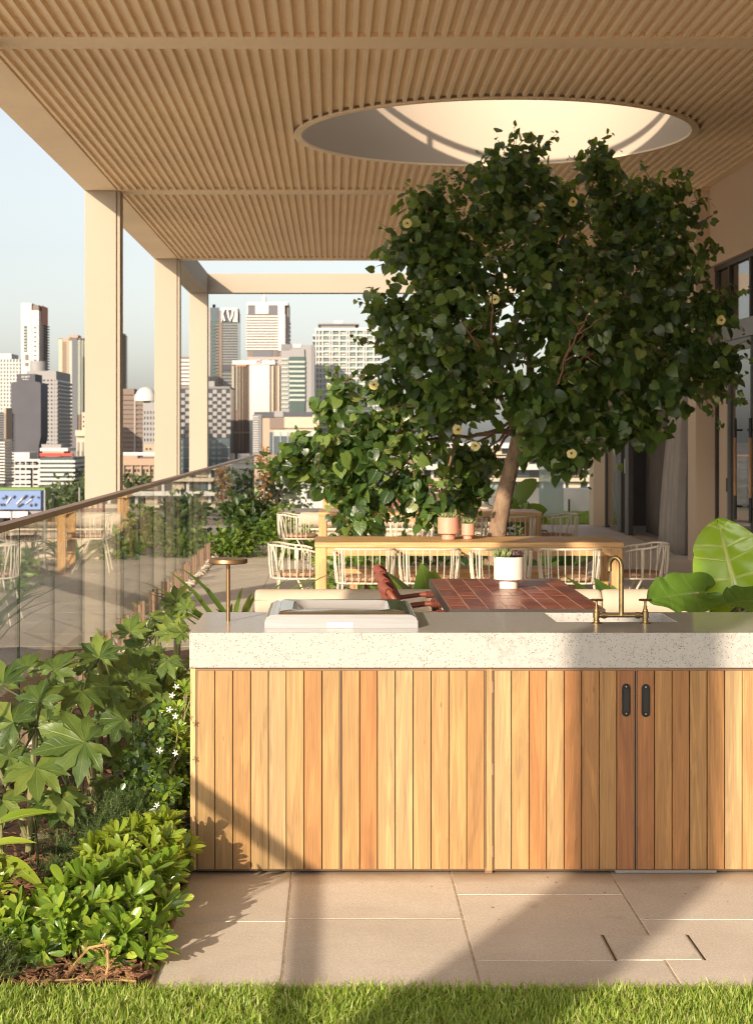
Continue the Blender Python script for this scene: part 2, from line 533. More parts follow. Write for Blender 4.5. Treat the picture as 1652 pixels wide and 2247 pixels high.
def pavemat(name, light, dark, rough=.7, foot=False):
    m, n, l, b = mat(name)
    b.inputs['Roughness'].default_value = rough
    g = N(n, 'ShaderNodeNewGeometry'); oi = N(n, 'ShaderNodeObjectInfo')
    off = N(n, 'ShaderNodeVectorMath', operation='SCALE'); off.inputs[0].default_value = (31.0, 17.0, 7.0); l.new(oi.outputs['Random'], off.inputs['Scale'])
    ad = N(n, 'ShaderNodeVectorMath', operation='ADD'); l.new(g.outputs['Position'], ad.inputs[0]); l.new(off.outputs[0], ad.inputs[1])
    n1 = N(n, 'ShaderNodeTexNoise'); n1.inputs['Scale'].default_value = 2.2; n1.inputs['Detail'].default_value = 9; n1.inputs['Roughness'].default_value = .65; n1.inputs['Distortion'].default_value = .5
    l.new(ad.outputs[0], n1.inputs['Vector'])
    r1 = ramp(n, [(.25, dark), (.7, light)]); l.new(n1.outputs[0], r1.inputs[0])
    n2 = N(n, 'ShaderNodeTexNoise'); n2.inputs['Scale'].default_value = 130; n2.inputs['Detail'].default_value = 4
    l.new(g.outputs['Position'], n2.inputs['Vector'])
    mr = N(n, 'ShaderNodeMapRange'); l.new(n2.outputs[0], mr.inputs[0]); mr.inputs[1].default_value = .3; mr.inputs[2].default_value = .7; mr.inputs[3].default_value = .82; mr.inputs[4].default_value = 1.14
    pv = N(n, 'ShaderNodeMapRange'); l.new(oi.outputs['Random'], pv.inputs[0]); pv.inputs[3].default_value = .93; pv.inputs[4].default_value = 1.06
    mu = N(n, 'ShaderNodeMath', operation='MULTIPLY'); l.new(mr.outputs[0], mu.inputs[0]); l.new(pv.outputs[0], mu.inputs[1])
    vs = N(n, 'ShaderNodeVectorMath', operation='SCALE'); l.new(r1.outputs[0], vs.inputs[0]); l.new(mu.outputs[0], vs.inputs['Scale'])
    # rusty tannin marks
    n3 = N(n, 'ShaderNodeTexNoise'); n3.inputs['Scale'].default_value = 4.5; n3.inputs['Detail'].default_value = 6
    l.new(ad.outputs[0], n3.inputs['Vector'])
    r3 = N(n, 'ShaderNodeMapRange'); l.new(n3.outputs[0], r3.inputs[0]); r3.inputs[1].default_value = .66; r3.inputs[2].default_value = .78; r3.inputs[3].default_value = 0; r3.inputs[4].default_value = .4
    mc = N(n, 'ShaderNodeMix', data_type='RGBA'); l.new(r3.outputs[0], mc.inputs[0]); l.new(vs.outputs[0], mc.inputs[6]); mc.inputs[7].default_value = (.30,.16,.07,1)
    co = mc.outputs[2]
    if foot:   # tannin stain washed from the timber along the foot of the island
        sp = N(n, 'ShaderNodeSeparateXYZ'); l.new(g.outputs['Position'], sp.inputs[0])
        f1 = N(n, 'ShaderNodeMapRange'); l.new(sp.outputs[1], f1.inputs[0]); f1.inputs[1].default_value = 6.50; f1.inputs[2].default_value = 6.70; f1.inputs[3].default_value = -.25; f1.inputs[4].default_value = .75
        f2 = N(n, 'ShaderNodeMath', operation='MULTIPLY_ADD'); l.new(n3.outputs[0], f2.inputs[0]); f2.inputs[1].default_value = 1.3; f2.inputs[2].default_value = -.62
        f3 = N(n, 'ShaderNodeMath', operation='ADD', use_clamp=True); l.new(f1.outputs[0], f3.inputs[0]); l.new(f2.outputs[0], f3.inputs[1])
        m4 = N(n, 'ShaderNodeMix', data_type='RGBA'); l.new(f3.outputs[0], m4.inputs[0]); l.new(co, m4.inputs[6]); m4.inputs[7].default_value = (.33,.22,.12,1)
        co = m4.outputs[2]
    l.new(co, b.inputs['Base Color'])
    bp = N(n, 'ShaderNodeBump'); bp.inputs['Strength'].default_value = .15; bp.inputs['Distance'].default_value = .004
    l.new(n2.outputs[0], bp.inputs['Height']); l.new(bp.outputs[0], b.inputs['Normal'])
    return m

SAND = paintmat('sand_paint_brightened_for_shade', (.84,.655,.44))  # same paint as the columns, lightened to stand in for bounced light
SAND_DIMMED = paintmat('sand_smooth_darkened_for_sun', (.36,.305,.235), pits=False, stain=.05)  # same paint as the ceiling, darkened to offset the strong sun
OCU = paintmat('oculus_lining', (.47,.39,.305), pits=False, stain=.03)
RENDERW = paintmat('sand_render_wall', (.60,.46,.32), pits=False, stain=.05)
STONE = stonemat('speckled_granite', (.43,.41,.38), (.375,.355,.325), (.10,.085,.065), rough=.3, coat=.25)
PLANK = woodmat('gum_timber_plank', [(0,(.62,.40,.17)), (.25,(.60,.37,.15)), (.5,(.64,.43,.20)), (.75,(.54,.29,.11)), (1,(.50,.25,.09))])
OAKX = woodmat('teak_long', [(0,(.52,.31,.125)), (1,(.56,.34,.145))], axis='X', knots=False)
OAKZ = woodmat('teak_upright', [(0,(.52,.31,.125)), (1,(.56,.34,.145))], axis='Z', knots=False)
BRONZE = simple('bronze_anodised', (.25,.155,.10), rough=.42, metal=.25, var=.05)
BRONZE_L = simple('bronze_lamp', (.30,.175,.085), rough=.38, metal=.85, var=.04)
DARKFRAME = simple('dark_steel_frame', (.045,.036,.03), rough=.5, var=.1)
BLACK = simple('black_metal', (.012,.011,.010), rough=.45, var=.1)
HANDLEM = simple('black_pull_metal', (.018,.015,.013), rough=.35, metal=.3, var=.2, scale=40)
STEEL = simple('brushed_steel', (.66,.65,.63), rough=.15, metal=1.0, var=.03, stretch=(1,40,40), scale=6)
STEELF = simple('brushed_steel_front', (.42,.415,.405), rough=.36, metal=.9, var=.03, stretch=(1,40,40), scale=6)
PANM = simple('polished_pan', (.62,.62,.63), rough=.2, metal=.55, var=.02)
BRASS = simple('aged_brass', (.36,.255,.115), rough=.36, metal=1.0, var=.14, scale=30)
BRASSD = simple('dark_brass', (.26,.15,.08), rough=.4, metal=1.0, var=.15, scale=40)
WHITEPL = simple('white_plate', (.78,.77,.74), rough=.35, var=.02)
REDMARK = simple('red_print', (.45,.03,.02), rough=.5, var=.02)
CREAMMET = simple('cream_powdercoat', (.60,.54,.43), rough=.45, var=.03)
CREAMFAB = simple('cream_outdoor_fabric', (.50,.42,.32), rough=.9, var=.04, bump=.15, bscale=350)
CREAMBASE = simple('cream_render_base', (.72,.62,.47), rough=.85, var=.04)
TANFAB = simple('tan_seat_fabric', (.40,.245,.15), rough=.95, var=.06, bump=.2, bscale=300)
REDROPE = simple('red_brown_rope', (.165,.042,.024), rough=.75, var=.12, scale=60)
REDMET = simple('terracotta_powdercoat', (.23,.068,.040), rough=.4, var=.04)
REDSLAT = simple('oxblood_slat', (.20,.045,.03), rough=.5, var=.08)
PINKPOT = simple('pink_terracotta_glaze', (.62,.30,.20), rough=.5, var=.04)
MAUVEPOT = simple('mauve_terracotta', (.27,.115,.09), rough=.55, var=.06)
WHITEPOT = simple('white_ceramic', (.78,.72,.63), rough=.4, var=.02)
WHITEWALL = simple('white_render', (.74,.70,.63), rough=.8, var=.04)
GROUT = simple('pale_grout', (.50,.36,.26), rough=.9, var=.05)
CURTG = simple('grey_linen_curtain', (.36,.32,.28), rough=.95, var=.05)
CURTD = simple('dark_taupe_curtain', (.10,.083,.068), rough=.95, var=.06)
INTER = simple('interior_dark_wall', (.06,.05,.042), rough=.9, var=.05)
CONC = pavemat('polished_concrete_floor', (.33,.29,.25), (.26,.225,.19), rough=.5)
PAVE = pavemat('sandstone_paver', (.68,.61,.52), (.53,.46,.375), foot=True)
PAVEF = pavemat('terrace_paver', (.68,.60,.505), (.58,.50,.41))
SANDJ = simple('sand_joint', (.42,.33,.24), rough=.95, var=.15, scale=30)
PEBBLE = simple('white_pebble', (.62,.52,.42), rough=.8, var=.1, scale=5)
SOIL = simple('mulch_soil', (.085,.042,.022), rough=1.0, var=.3, scale=20, bump=.9, bscale=45)
ASPHALT = simple('city_asphalt', (.20,.19,.18), rough=.95, var=.3, scale=.02)
BALG = glassmat('balustrade_glass', tint=(.97,.985,.97), strength=1.1, f0=.065)
GLASSEDGE = simple('glass_edge_green', (.012,.03,.024), rough=.2, var=.1)
WING = glassmat('window_glass', tint=(.52,.50,.47), f0=.14, strength=1.0)
BARK = None
def barkmat(name, c0, c1, sc=14):
    m, n, l, b = mat(name)
    b.inputs['Roughness'].default_value = .85
    tc = N(n, 'ShaderNodeTexCoord'); mp = N(n, 'ShaderNodeMapping'); mp.inputs['Scale'].default_value = (1,1,.45)
    l.new(tc.outputs['Object'], mp.inputs[0])
    nz = N(n, 'ShaderNodeTexNoise'); nz.inputs['Scale'].default_value = sc; nz.inputs['Detail'].default_value = 8; nz.inputs['Roughness'].default_value = .65
    l.new(mp.outputs[0], nz.inputs['Vector'])
    rp = ramp(n, [(.32, c0), (.66, c1)]); l.new(nz.outputs[0], rp.inputs[0]); l.new(rp.outputs[0], b.inputs['Base Color'])
    bp = N(n, 'ShaderNodeBump'); bp.inputs['Strength'].default_value = .5; bp.inputs['Distance'].default_value = .02
    l.new(nz.outputs[0], bp.inputs['Height']); l.new(bp.outputs[0], b.inputs['Normal'])
    return m
BARK = barkmat('hibiscus_bark', (.15,.09,.055), (.33,.225,.145))
TWIG = barkmat('reddish_twig', (.14,.07,.04), (.24,.13,.075), 30)
STALK = barkmat('dark_leaf_stalk', (.075,.095,.03), (.14,.15,.055), 20)
STEM = barkmat('pale_green_stem', (.20,.19,.08), (.33,.30,.14), 20)
CHIP = barkmat('mulch_chip', (.10,.045,.022), (.34,.165,.085), 9)
DRY = simple('dry_conifer_needles', (.48,.29,.12), rough=.9, var=.15, scale=20)
HIB = leafmat('hibiscus_leaf', [(0,(.013,.034,.013)), (.35,(.030,.070,.021)), (.7,(.090,.165,.038)), (.92,(.18,.26,.055)), (1,(.30,.32,.13))], rough=.30, trans=.38, tcol=(.42,.58,.05), vein=(.12,.17,.05), veins=5, spec=.6)
FLOW = leafmat('yellow_hibiscus_petal', [(0,(.76,.68,.24)), (1,(.82,.76,.36))], rough=.6, trans=.3, tcol=(.8,.6,.08))
FATS = leafmat('fatsia_leaf', [(0,(.042,.082,.022)), (.4,(.085,.145,.03)), (.8,(.16,.22,.042)), (1,(.25,.30,.06))], rough=.40, trans=.26, tcol=(.32,.46,.04), vein=(.17,.22,.06), veins=7, spec=.5)
PITT = leafmat('pittosporum_leaf', [(0,(.11,.21,.024)), (.5,(.18,.30,.03)), (.85,(.29,.40,.045)), (1,(.38,.46,.06))], rough=.17, trans=.26, tcol=(.42,.55,.04), vein=(.30,.36,.08), veins=0.5, spec=.6)
PITY = leafmat('pittosporum_young_leaf', [(0,(.20,.29,.028)), (.5,(.30,.39,.04)), (1,(.42,.49,.06))], rough=.19, trans=.28, tcol=(.55,.62,.05), vein=(.40,.43,.10), veins=0.5, spec=.6)
CARI = leafmat('carissa_leaf', [(0,(.030,.062,.018)), (.6,(.055,.115,.024)), (1,(.15,.22,.04))], rough=.28, trans=.2, tcol=(.3,.45,.05))
JUNI = leafmat('conifer_needle', [(0,(.045,.085,.03)), (.6,(.085,.135,.04)), (1,(.20,.25,.06))], rough=.6, trans=.2, tcol=(.3,.4,.08))
WFLOW = leafmat('white_petal', [(0,(.72,.70,.66)), (1,(.80,.78,.74))], rough=.6, trans=.2, tcol=(.8,.8,.75))
ALOC = leafmat('alocasia_leaf', [(0,(.25,.43,.03)), (1,(.28,.46,.036))], rough=.24, trans=.34, tcol=(.45,.62,.03), vein=(.60,.66,.24), veins=6, spec=.6, relief=.9)
ALOD = leafmat('alocasia_old_leaf', [(0,(.06,.13,.016)), (1,(.08,.16,.02))], rough=.3, trans=.22, tcol=(.3,.45,.03), vein=(.12,.19,.05), veins=6, spec=.5)
SHRB = leafmat('shrub_leaf', [(0,(.05,.10,.02)), (.5,(.09,.17,.025)), (1,(.20,.28,.04))], rough=.4, trans=.3, tcol=(.4,.5,.04))
SHRD = leafmat('dark_shrub_leaf', [(0,(.022,.050,.016)), (.6,(.045,.09,.02)), (1,(.10,.15,.03))], rough=.4, trans=.25, tcol=(.25,.38,.04))
DRYL = leafmat('rusty_leaf', [(0,(.22,.10,.04)), (1,(.36,.22,.08))], rough=.6, trans=.3, tcol=(.5,.3,.1))
STRAP = leafmat('strap_leaf', [(0,(.05,.11,.02)), (.6,(.10,.19,.03)), (1,(.20,.28,.05))], rough=.35, trans=.3, tcol=(.4,.5,.05), vein=(.16,.22,.06), veins=.5)
SUCC = leafmat('succulent_green', [(0,(.16,.22,.085)), (1,(.30,.33,.14))], rough=.5, trans=.1)
SUCP = leafmat('succulent_purple', [(0,(.055,.035,.04)), (1,(.13,.075,.07))], rough=.4, trans=.05, tcol=(.2,.1,.1))
GRAS = leafmat('grass_blade', [(0,(.22,.34,.05)), (.55,(.36,.48,.08)), (.9,(.50,.58,.14)), (1,(.62,.56,.28))], rough=.45, trans=.45, tcol=(.45,.58,.05))
CITYTREE = leafmat('city_tree_leaf', [(0,(.03,.05,.02)), (1,(.08,.10,.035))], rough=.7, trans=.15)
# ================================================================== SETTING
GZ = -25.0                 # street level of the city
def struct(o, label=None):
    o['kind'] = 'structure'
    if label: o['label'] = label
    return o

b = MB(); b.box(-4000, 39.5, GZ-1, 4000, 5000, GZ)
b.box(-4000, -300, GZ-1, -3.9, 39.5, GZ); b.box(14, -300, GZ-1, 4000, 39.5, GZ)
struct(b.build('city_ground', ASPHALT), 'grey city streets far below the terrace')
b = MB(); b.box(-1.80, -30, GZ, 14, 39.5, -.30); b.box(-3.9, -30, GZ, -1.8, 39.5, -1.9)
struct(b.build('podium_slab', SAND_DIMMED), 'sand coloured podium carrying the terrace')
# outer ledge beyond the glass
b = MB(); b.box(-3.9, -30, -1.899, -1.801, 39.5, -1.6)
struct(b.build('roof_ledge', WHITEWALL), 'pale lower ledge beyond the glass balustrade')
b = MB(); b.box(-3.9, -30, -1.6, -3.62, 39.5, -1.2)
struct(b.build('ledge_kerb', SAND_DIMMED), 'low sand kerb at the roof edge outside the glass')

b = MB(); b.box(-34, -40, -3.9, -3.92, 37.5, -3.5)  # unseen slab, added to bounce sunlight onto the ceiling
struct(b.build('bounce_slab', WHITEWALL), 'added pale slab beside the terrace that bounces light to the ceiling')

# ---- terrace floor: bedding + individual pavers
b = MB(); b.box(-1.80, -30, -.30, 14, 39.5, -.0024)
floor = struct(b.build('terrace_floor', SANDJ), 'pale stone paving of the roof terrace')
def paver(x0, x1, y0, y1, m, z=0.0, j=.004):
    key = (round(x1-x0, 3), round(y1-y0, 3), m.name)
    if key not in PM:
        PM[key] = boxmesh('paver', x1-x0-2*j, y1-y0-2*j, .02, m, .0015)
    o = link('paver', PM[key], floor, loc=((x0+x1)/2, (y0+y1)/2, -.0206 + z))
    o.rotation_euler.z = random.uniform(-.0012, .0012)
    return o
PM = {}
BEDX = -.545               # edge of the garden bed = left end of the island
JX = [-.545, -.156, .451, 1.059, 1.666, 2.273, 2.88]
SHIFT = [6.04, 6.075, 6.394, 6.064, 6.394, 6.07]
for i in range(len(JX)-1):
    y = SHIFT[i] - .80
    ys = [5.27]
    while y < 7.6:
        if y > 5.30: ys.append(y)
        y += .80
    ys.append(7.65)
    for a, c in zip(ys[:-1], ys[1:]):
        if c - a > .03:
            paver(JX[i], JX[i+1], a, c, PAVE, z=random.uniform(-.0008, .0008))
# far paving of the dining terrace
for ix in range(8):
    for iy in range(28):
        x0 = -1.55 + ix*.8; y0 = 7.66 + iy*.88
        if x0 < BEDX - .01 and y0 < 13.6: continue
        if iy == 0 and x0 < BEDX: continue
        paver(x0 if not (x0 < BEDX and y0 < 13.6) else BEDX, x0+.8, y0, y0+.88, PAVEF, z=random.uniform(-.0006, .0006))
# inset access cover with two slots
t = thing('access_cover', 'square paver infill access cover with two dark slots', 'access cover', (1.04, 5.73, 0))
b = MB(); b.box(.912, 5.600, -.0004, 1.176, 5.866, .0018); o = b.build('infill_slab', PAVE, t); bevel(o, .001, 1)
for xx in (.902, 1.186):
    b = MB(); b.box(xx-.0028, 5.594, -.0003, xx+.0028, 5.872, .0013); b.build('slot', BLACK, t)
    b = MB(); b.box(xx-.0065, 5.592, -.0002, xx-.0035, 5.874, .0028); b.build('frame_bar', STEELF, t)

# ---- lawn soil, bed soil, edging
b = MB(); b.box(-3.5, 1.0, -.0015, 6, 5.262, .004)
struct(b.build('lawn_ground', SOIL), 'soil under the front lawn')
b = MB()
nx, ny = 26, 120
vs = []; fs = []
for i in range(nx+1):
    for j in range(ny+1):
        x = -1.62 + (BEDX-.012+1.62)*i/nx; y = 5.262 + (13.6-5.262)*j/ny
        z = .012 + .016*math.sin(x*9+y*3)*math.sin(y*5-x*2) + random.uniform(-.006, .006)
        if i == nx: z = .002
        vs.append((x, y, z))
for i in range(nx):
    for j in range(ny):
        a = i*(ny+1)+j; fs.append((a, a+ny+1, a+ny+2, a+1))
b.add(vs, fs)
struct(b.build('garden_soil', SOIL, smooth=True), 'bark mulched soil of the planting bed')
b = MB(); b.box(BEDX-.010, 5.262, -.02, BEDX-.004, 6.66, .010)
tag(b.build('bed_edging', BRONZE), 'thin bronze metal edging strip between mulch and paving', 'edging')

# ================================================================== PAVILION
HC = EYE + 3.16            # soffit height
XL0, XL1 = -3.22, -2.80    # left edge beam / columns
XR = 4.89                  # wall plane on the right
CW = .40
COLY = [14.0, 22.8, 31.7]  # camera side faces of the column lines
RF0, RF1 = 2.6, 32.10      # roof from - to
pav = thing('roof_pavilion', 'sand coloured concrete pavilion with ribbed ceiling and round roof opening', 'building', (0, 0, 0))
OCX, OCY, OCR = 1.715, 18.62, 2.05
# roof slab with a round hole: strips of a grid are awkward, so build a ring-to-rectangle top and bottom
def slab_with_hole(x0, x1, y0, y1, z0, z1, cx, cy, r, n=96):
    ang = [2*math.pi*k/n for k in range(n)]
    inner = [(cx+r*math.cos(a), cy+r*math.sin(a)) for a in ang]
    outer = []
    for a in ang:
        dx, dy = math.cos(a), math.sin(a)
        ts = []
        if dx > 1e-9: ts.append((x1-cx)/dx)
        if dx < -1e-9: ts.append((x0-cx)/dx)
        if dy > 1e-9: ts.append((y1-cy)/dy)
        if dy < -1e-9: ts.append((y0-cy)/dy)
        tt = min(ts); outer.append((cx+dx*tt, cy+dy*tt))
    # snap nearest outer points to the corners
    for cxx, cyy in ((x0,y0),(x1,y0),(x0,y1),(x1,y1)):
        k = min(range(n), key=lambda i: (outer[i][0]-cxx)**2+(outer[i][1]-cyy)**2)
        outer[k] = (cxx, cyy)
    vs = [(x,y,z0) for x,y in inner] + [(x,y,z0) for x,y in outer] + [(x,y,z1) for x,y in inner] + [(x,y,z1) for x,y in outer]
    fs = []
    for k in range(n):
        j = (k+1) % n
        fs.append((k, j, n+j, n+k)); fs.append((2*n+k, 3*n+k, 3*n+j, 2*n+j))
        fs.append((n+k, n+j, 3*n+j, 3*n+k)); fs.append((k, 2*n+k, 2*n+j, j))
    return vs, fs
GD = .038                  # groove depth
ROOFT = HC + 1.12
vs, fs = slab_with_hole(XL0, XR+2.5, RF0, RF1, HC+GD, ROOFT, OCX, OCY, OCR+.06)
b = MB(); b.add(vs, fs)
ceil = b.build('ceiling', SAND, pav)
# flat soffit pieces: edge beam and cross beams
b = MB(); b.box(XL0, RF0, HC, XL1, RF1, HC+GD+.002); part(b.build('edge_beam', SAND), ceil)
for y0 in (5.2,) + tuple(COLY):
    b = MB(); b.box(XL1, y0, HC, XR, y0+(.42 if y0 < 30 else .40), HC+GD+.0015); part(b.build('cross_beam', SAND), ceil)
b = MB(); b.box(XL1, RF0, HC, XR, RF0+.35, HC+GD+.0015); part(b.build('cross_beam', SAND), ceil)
# ribs: 101 mm pitch, trapezoid section, cut by the round opening
def rib_mesh(y0, y1, w0=.048, w1=.034):
    d = GD + .001
    vs = []
    for y in (y0, y1):
        vs += [(-w0/2, y, d), (-w1/2, y, 0.0), (w1/2, y, 0.0), (w0/2, y, d)]
    fs = [(0,1,2,3)[::-1], (4,5,6,7), (0,4,5,1), (1,5,6,2), (2,6,7,3)]
    me = bpy.data.meshes.new('rib'); me.from_pydata(vs, [], [f[::-1] for f in fs]); me.materials.append(SAND)
    bm = bmesh.new(); bm.from_mesh(me); bmesh.ops.recalc_face_normals(bm, faces=bm.faces); bm.to_mesh(me); bm.free()
    return me
bays = [(10.0, 13.999), (14.421, 22.799), (23.221, 31.699)]
full = [rib_mesh(a, c) for a, c in bays]
pitch = .1012
nr = int((XR - XL1) / pitch)
RIM = OCR + .085
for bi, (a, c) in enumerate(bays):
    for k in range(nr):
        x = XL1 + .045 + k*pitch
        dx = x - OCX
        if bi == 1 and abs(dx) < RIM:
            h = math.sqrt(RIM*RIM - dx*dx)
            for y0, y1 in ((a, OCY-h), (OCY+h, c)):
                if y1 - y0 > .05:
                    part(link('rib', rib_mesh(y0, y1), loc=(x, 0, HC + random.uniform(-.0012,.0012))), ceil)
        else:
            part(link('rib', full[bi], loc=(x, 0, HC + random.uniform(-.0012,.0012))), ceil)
# nearer bay behind the frame: joined
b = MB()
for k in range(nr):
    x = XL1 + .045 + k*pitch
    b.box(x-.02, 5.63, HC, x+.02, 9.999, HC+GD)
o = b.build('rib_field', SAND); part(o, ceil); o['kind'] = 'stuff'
# the oculus lining and its rim
b = MB()
prof = [(OCR, -.004), (OCR, 1.22), (OCR+.05, 1.22), (OCR+.05, -.004)]
b.lathe(prof + [prof[0]], (OCX, OCY, HC), 128, cap=False)
b.build('oculus_lining', OCU, pav, smooth=True)
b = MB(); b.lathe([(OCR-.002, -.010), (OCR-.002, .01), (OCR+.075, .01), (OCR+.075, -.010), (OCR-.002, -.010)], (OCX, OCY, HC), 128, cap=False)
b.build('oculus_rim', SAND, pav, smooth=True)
# flat capping ring above the lining with a slim shadow gap
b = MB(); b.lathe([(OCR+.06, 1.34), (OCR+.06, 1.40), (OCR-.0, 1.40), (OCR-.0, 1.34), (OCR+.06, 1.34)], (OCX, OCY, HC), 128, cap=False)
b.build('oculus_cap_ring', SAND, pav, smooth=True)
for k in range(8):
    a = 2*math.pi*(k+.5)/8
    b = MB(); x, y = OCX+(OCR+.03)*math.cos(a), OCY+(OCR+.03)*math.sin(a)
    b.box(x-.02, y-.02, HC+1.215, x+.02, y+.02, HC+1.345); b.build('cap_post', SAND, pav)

# columns of the open side
for y0 in (-2.15, 5.2) + tuple(COLY):
    b = MB(); b.box(XL0+.002, y0+.002, -1.6, XL1-.01, y0+CW, HC); o = b.build('column', SAND_DIMMED, pav); bevel(o, .006, 2)
    # shadow joint at the column's inner side
    if y0 > 5:
        b = MB(); b.box(XL1-.0098, y0+.03, -1.6, XL1+.035, y0+CW-.03, HC-.001); b.build('column_cover', SAND_DIMMED, pav)
b = MB(); b.box(XL0+.002, 39.4, -1.6, XL1-.01, 39.8, HC); o = b.build('column', SAND_DIMMED, pav); bevel(o, .006, 2)
# pergola beams beyond the roof and in front of it
b = MB(); b.box(XL0, RF1+.003, HC+.002, XL1, 39.82, HC+.43); o = b.build('pergola_beam', SAND_DIMMED, pav)
b = MB(); b.box(XL1+.003, 39.42, HC+.001, 12, 39.82, HC+.431); o = b.build('pergola_beam', SAND_DIMMED, pav)
b = MB(); b.box(XL0, -2.15, HC+.002, XL1, RF0-.003, HC+.43); b.build('pergola_beam', SAND_DIMMED, pav)

# right hand wall of the pavilion: upper band, pilasters, glazing
HEAD = EYE + 2.16
b = MB(); b.box(XR, RF0, HEAD, XR+.22, RF1, HC+GD-.001); b.build('upper_wall', RENDERW, pav)
for y0, d in ((22.8, .50), (31.75, .50)):
    b = MB(); b.box(4.71, y0, -.0006, XR+.23, y0+d, HC+.0005 if y0 < 30 else HC+.001); o = b.build('column', RENDERW, pav); bevel(o, .006, 2)
# room behind
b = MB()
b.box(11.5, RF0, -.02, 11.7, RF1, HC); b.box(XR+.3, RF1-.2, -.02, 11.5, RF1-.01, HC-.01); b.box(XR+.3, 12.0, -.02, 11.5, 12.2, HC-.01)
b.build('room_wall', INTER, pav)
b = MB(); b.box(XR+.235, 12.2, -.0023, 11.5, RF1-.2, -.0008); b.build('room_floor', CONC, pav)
# door assembly nearest the camera: clerestory, transom, leaves
DX = XR + .10
def bar(parent, x0, y0, z0, x1, y1, z1, m=DARKFRAME, nm='frame_bar'):
    b = MB(); b.box(x0, y0, z0, x1, y1, z1); o = b.build(nm, m, parent); return o
GREYFR = simple('grey_bronze_frame', (.17,.16,.145), rough=.45, metal=.3, var=.05)
win = thing('glazed_doors', 'tall dark framed glass doors with clerestory beside the sand column', 'doors', (DX, 20, 0))
TZ0, TZ1 = 2.84, 3.06
bar(win, DX-.04, 13.0, HEAD-.06, DX+.06, 22.79, HEAD+.002, DARKFRAME, 'head_rail')
bar(win, DX-.07, 13.0, TZ0, DX+.08, 22.72, TZ1, GREYFR, 'transom')
bar(win, DX-.03, 22.72, -.001, DX+.05, 22.797, HEAD-.06, DARKFRAME, 'jamb')
for y in (22.02, 20.9, 19.7, 18.5, 17.3, 16.1, 14.9):
    bar(win, DX-.03, y-.03, TZ1, DX+.04, y+.03, HEAD-.06, DARKFRAME, 'mullion')
ys = [22.70, 22.02, 20.9, 19.7, 18.5, 17.3, 16.1, 14.9, 13.0]
for a, c in zip(ys[1:], ys[:-1]):
    b = MB(); b.box(DX, a+.03, TZ1, DX+.012, c-.03, HEAD-.06); b.build('clerestory_pane', WING, win)
# timber lined reveal next to the column
bar(win, DX-.02, 22.05, -.001, DX+.10, 22.60, TZ0-.001, RENDERW, 'reveal_panel')
for a, c in ((20.72, 22.02), (19.36, 20.66), (18.0, 19.30), (16.6, 17.94)):
    for y in (a+.035, c-.035):
        bar(win, DX-.05, y-.035, .0, DX+.02, y+.035, TZ0-.002, GREYFR if y == c-.035 else DARKFRAME, 'stile')
    bar(win, DX-.048, a+.071, TZ0-.14, DX+.018, c-.071, TZ0-.003, GREYFR, 'top_rail')
    bar(win, DX-.048, a+.071, .001, DX+.018, c-.071, .22, DARKFRAME, 'bottom_rail')
    b = MB(); b.box(DX-.02, a+.07, .22, DX-.008, c-.07, TZ0-.14); b.build('door_pane', WING, win)
HWOOD = woodmat('handle_timber', [(0,(.42,.20,.075)), (1,(.46,.22,.085))], knots=False)
for y in (21.17, 20.40):
    h = MB(); h.tube([(DX-.14, y, .93), (DX-.14, y, 1.63)], .019, 12); hp = h.build('pull_handle', HWOOD, win, smooth=True)
    for z0, z1 in ((.64, .93), (1.63, 1.86)):
        h = MB(); h.tube([(DX-.14, y, z0), (DX-.14, y, z1)], .020, 12); part(h.build('handle_end', BLACK, smooth=True), hp)
    for z in (.80, 1.72):
        h = MB(); h.tube([(DX-.14, y, z), (DX-.05, y+.02, z)], .012, 8); part(h.build('handle_bracket', BLACK, smooth=True), hp)
for z in (.95, 2.05):
    bar(win, DX-.06, 21.985, z, DX-.03, 22.03, z+.17, BLACK, 'hinge')

# folded doors and curtains in the wide opening
fd = thing('folded_doors', 'dark framed folded glass doors beside the far sand column', 'doors', (XR, 30.4, 0))
for k, (y, w) in enumerate(((31.45, .10), (30.1, .42), (29.3, .36))):
    bar(fd, XR-.02, y-w, 0, XR+.06, y, HEAD-.01, DARKFRAME, 'stile')
b = MB(); b.box(XR, 30.12, .06, XR+.012, 31.34, HEAD-.1); b.build('pane', WING, fd)
bar(fd, XR-.02, 23.32, HEAD-.08, XR+.08, 31.74, HEAD+.002, DARKFRAME, 'head_rail')
bar(fd, XR+.11, 23.32, TZ0, XR+.16, 31.74, TZ1-.05, DARKFRAME, 'transom')
bar(fd, XR+.0, 23.95, 0, XR+.06, 24.03, HEAD-.09, DARKFRAME, 'stile')
b = MB(); b.box(XR-.04, 29.20, 1.02, XR-.021, 29.24, 1.26); b.build('handle', STEELF, fd)

def curtain(name, label, m, p_top, p_bot, z0, z1, waves, amp, gather_top=1.0, n=90, rows=14, lean=0.0):
    vs = []; fs = []
    for j in range(rows+1):
        tz = j/rows
        for i in range(n+1):
            s = i/n
            a = Vector(p_bot[0]).lerp(Vector(p_bot[1]), s); c = Vector(p_top[0]).lerp(Vector(p_top[1]), s)
            e = tz**1.6
            p = a.lerp(c, e)
            w = math.sin(s*waves*2*math.pi + .6*math.sin(s*9)) * amp * (1 - .35*tz) + math.sin(s*waves*4.7+1)*amp*.25
            vs.append((p.x + w, p.y + .3*amp*math.sin(s*waves*6.2+tz*1.5), z0 + (z1-z0)*tz))
    for j in range(rows):
        for i in range(n):
            k = j*(n+1)+i; fs.append((k, k+1, k+n+2, k+n+1))
    b = MB(); b.add(vs, fs)
    o = b.build(name, m, smooth=True, angle=80)
    sm = o.modifiers.new('cloth', 'SOLIDIFY'); sm.thickness = .004
    tag(o, label, 'curtain')
    return o
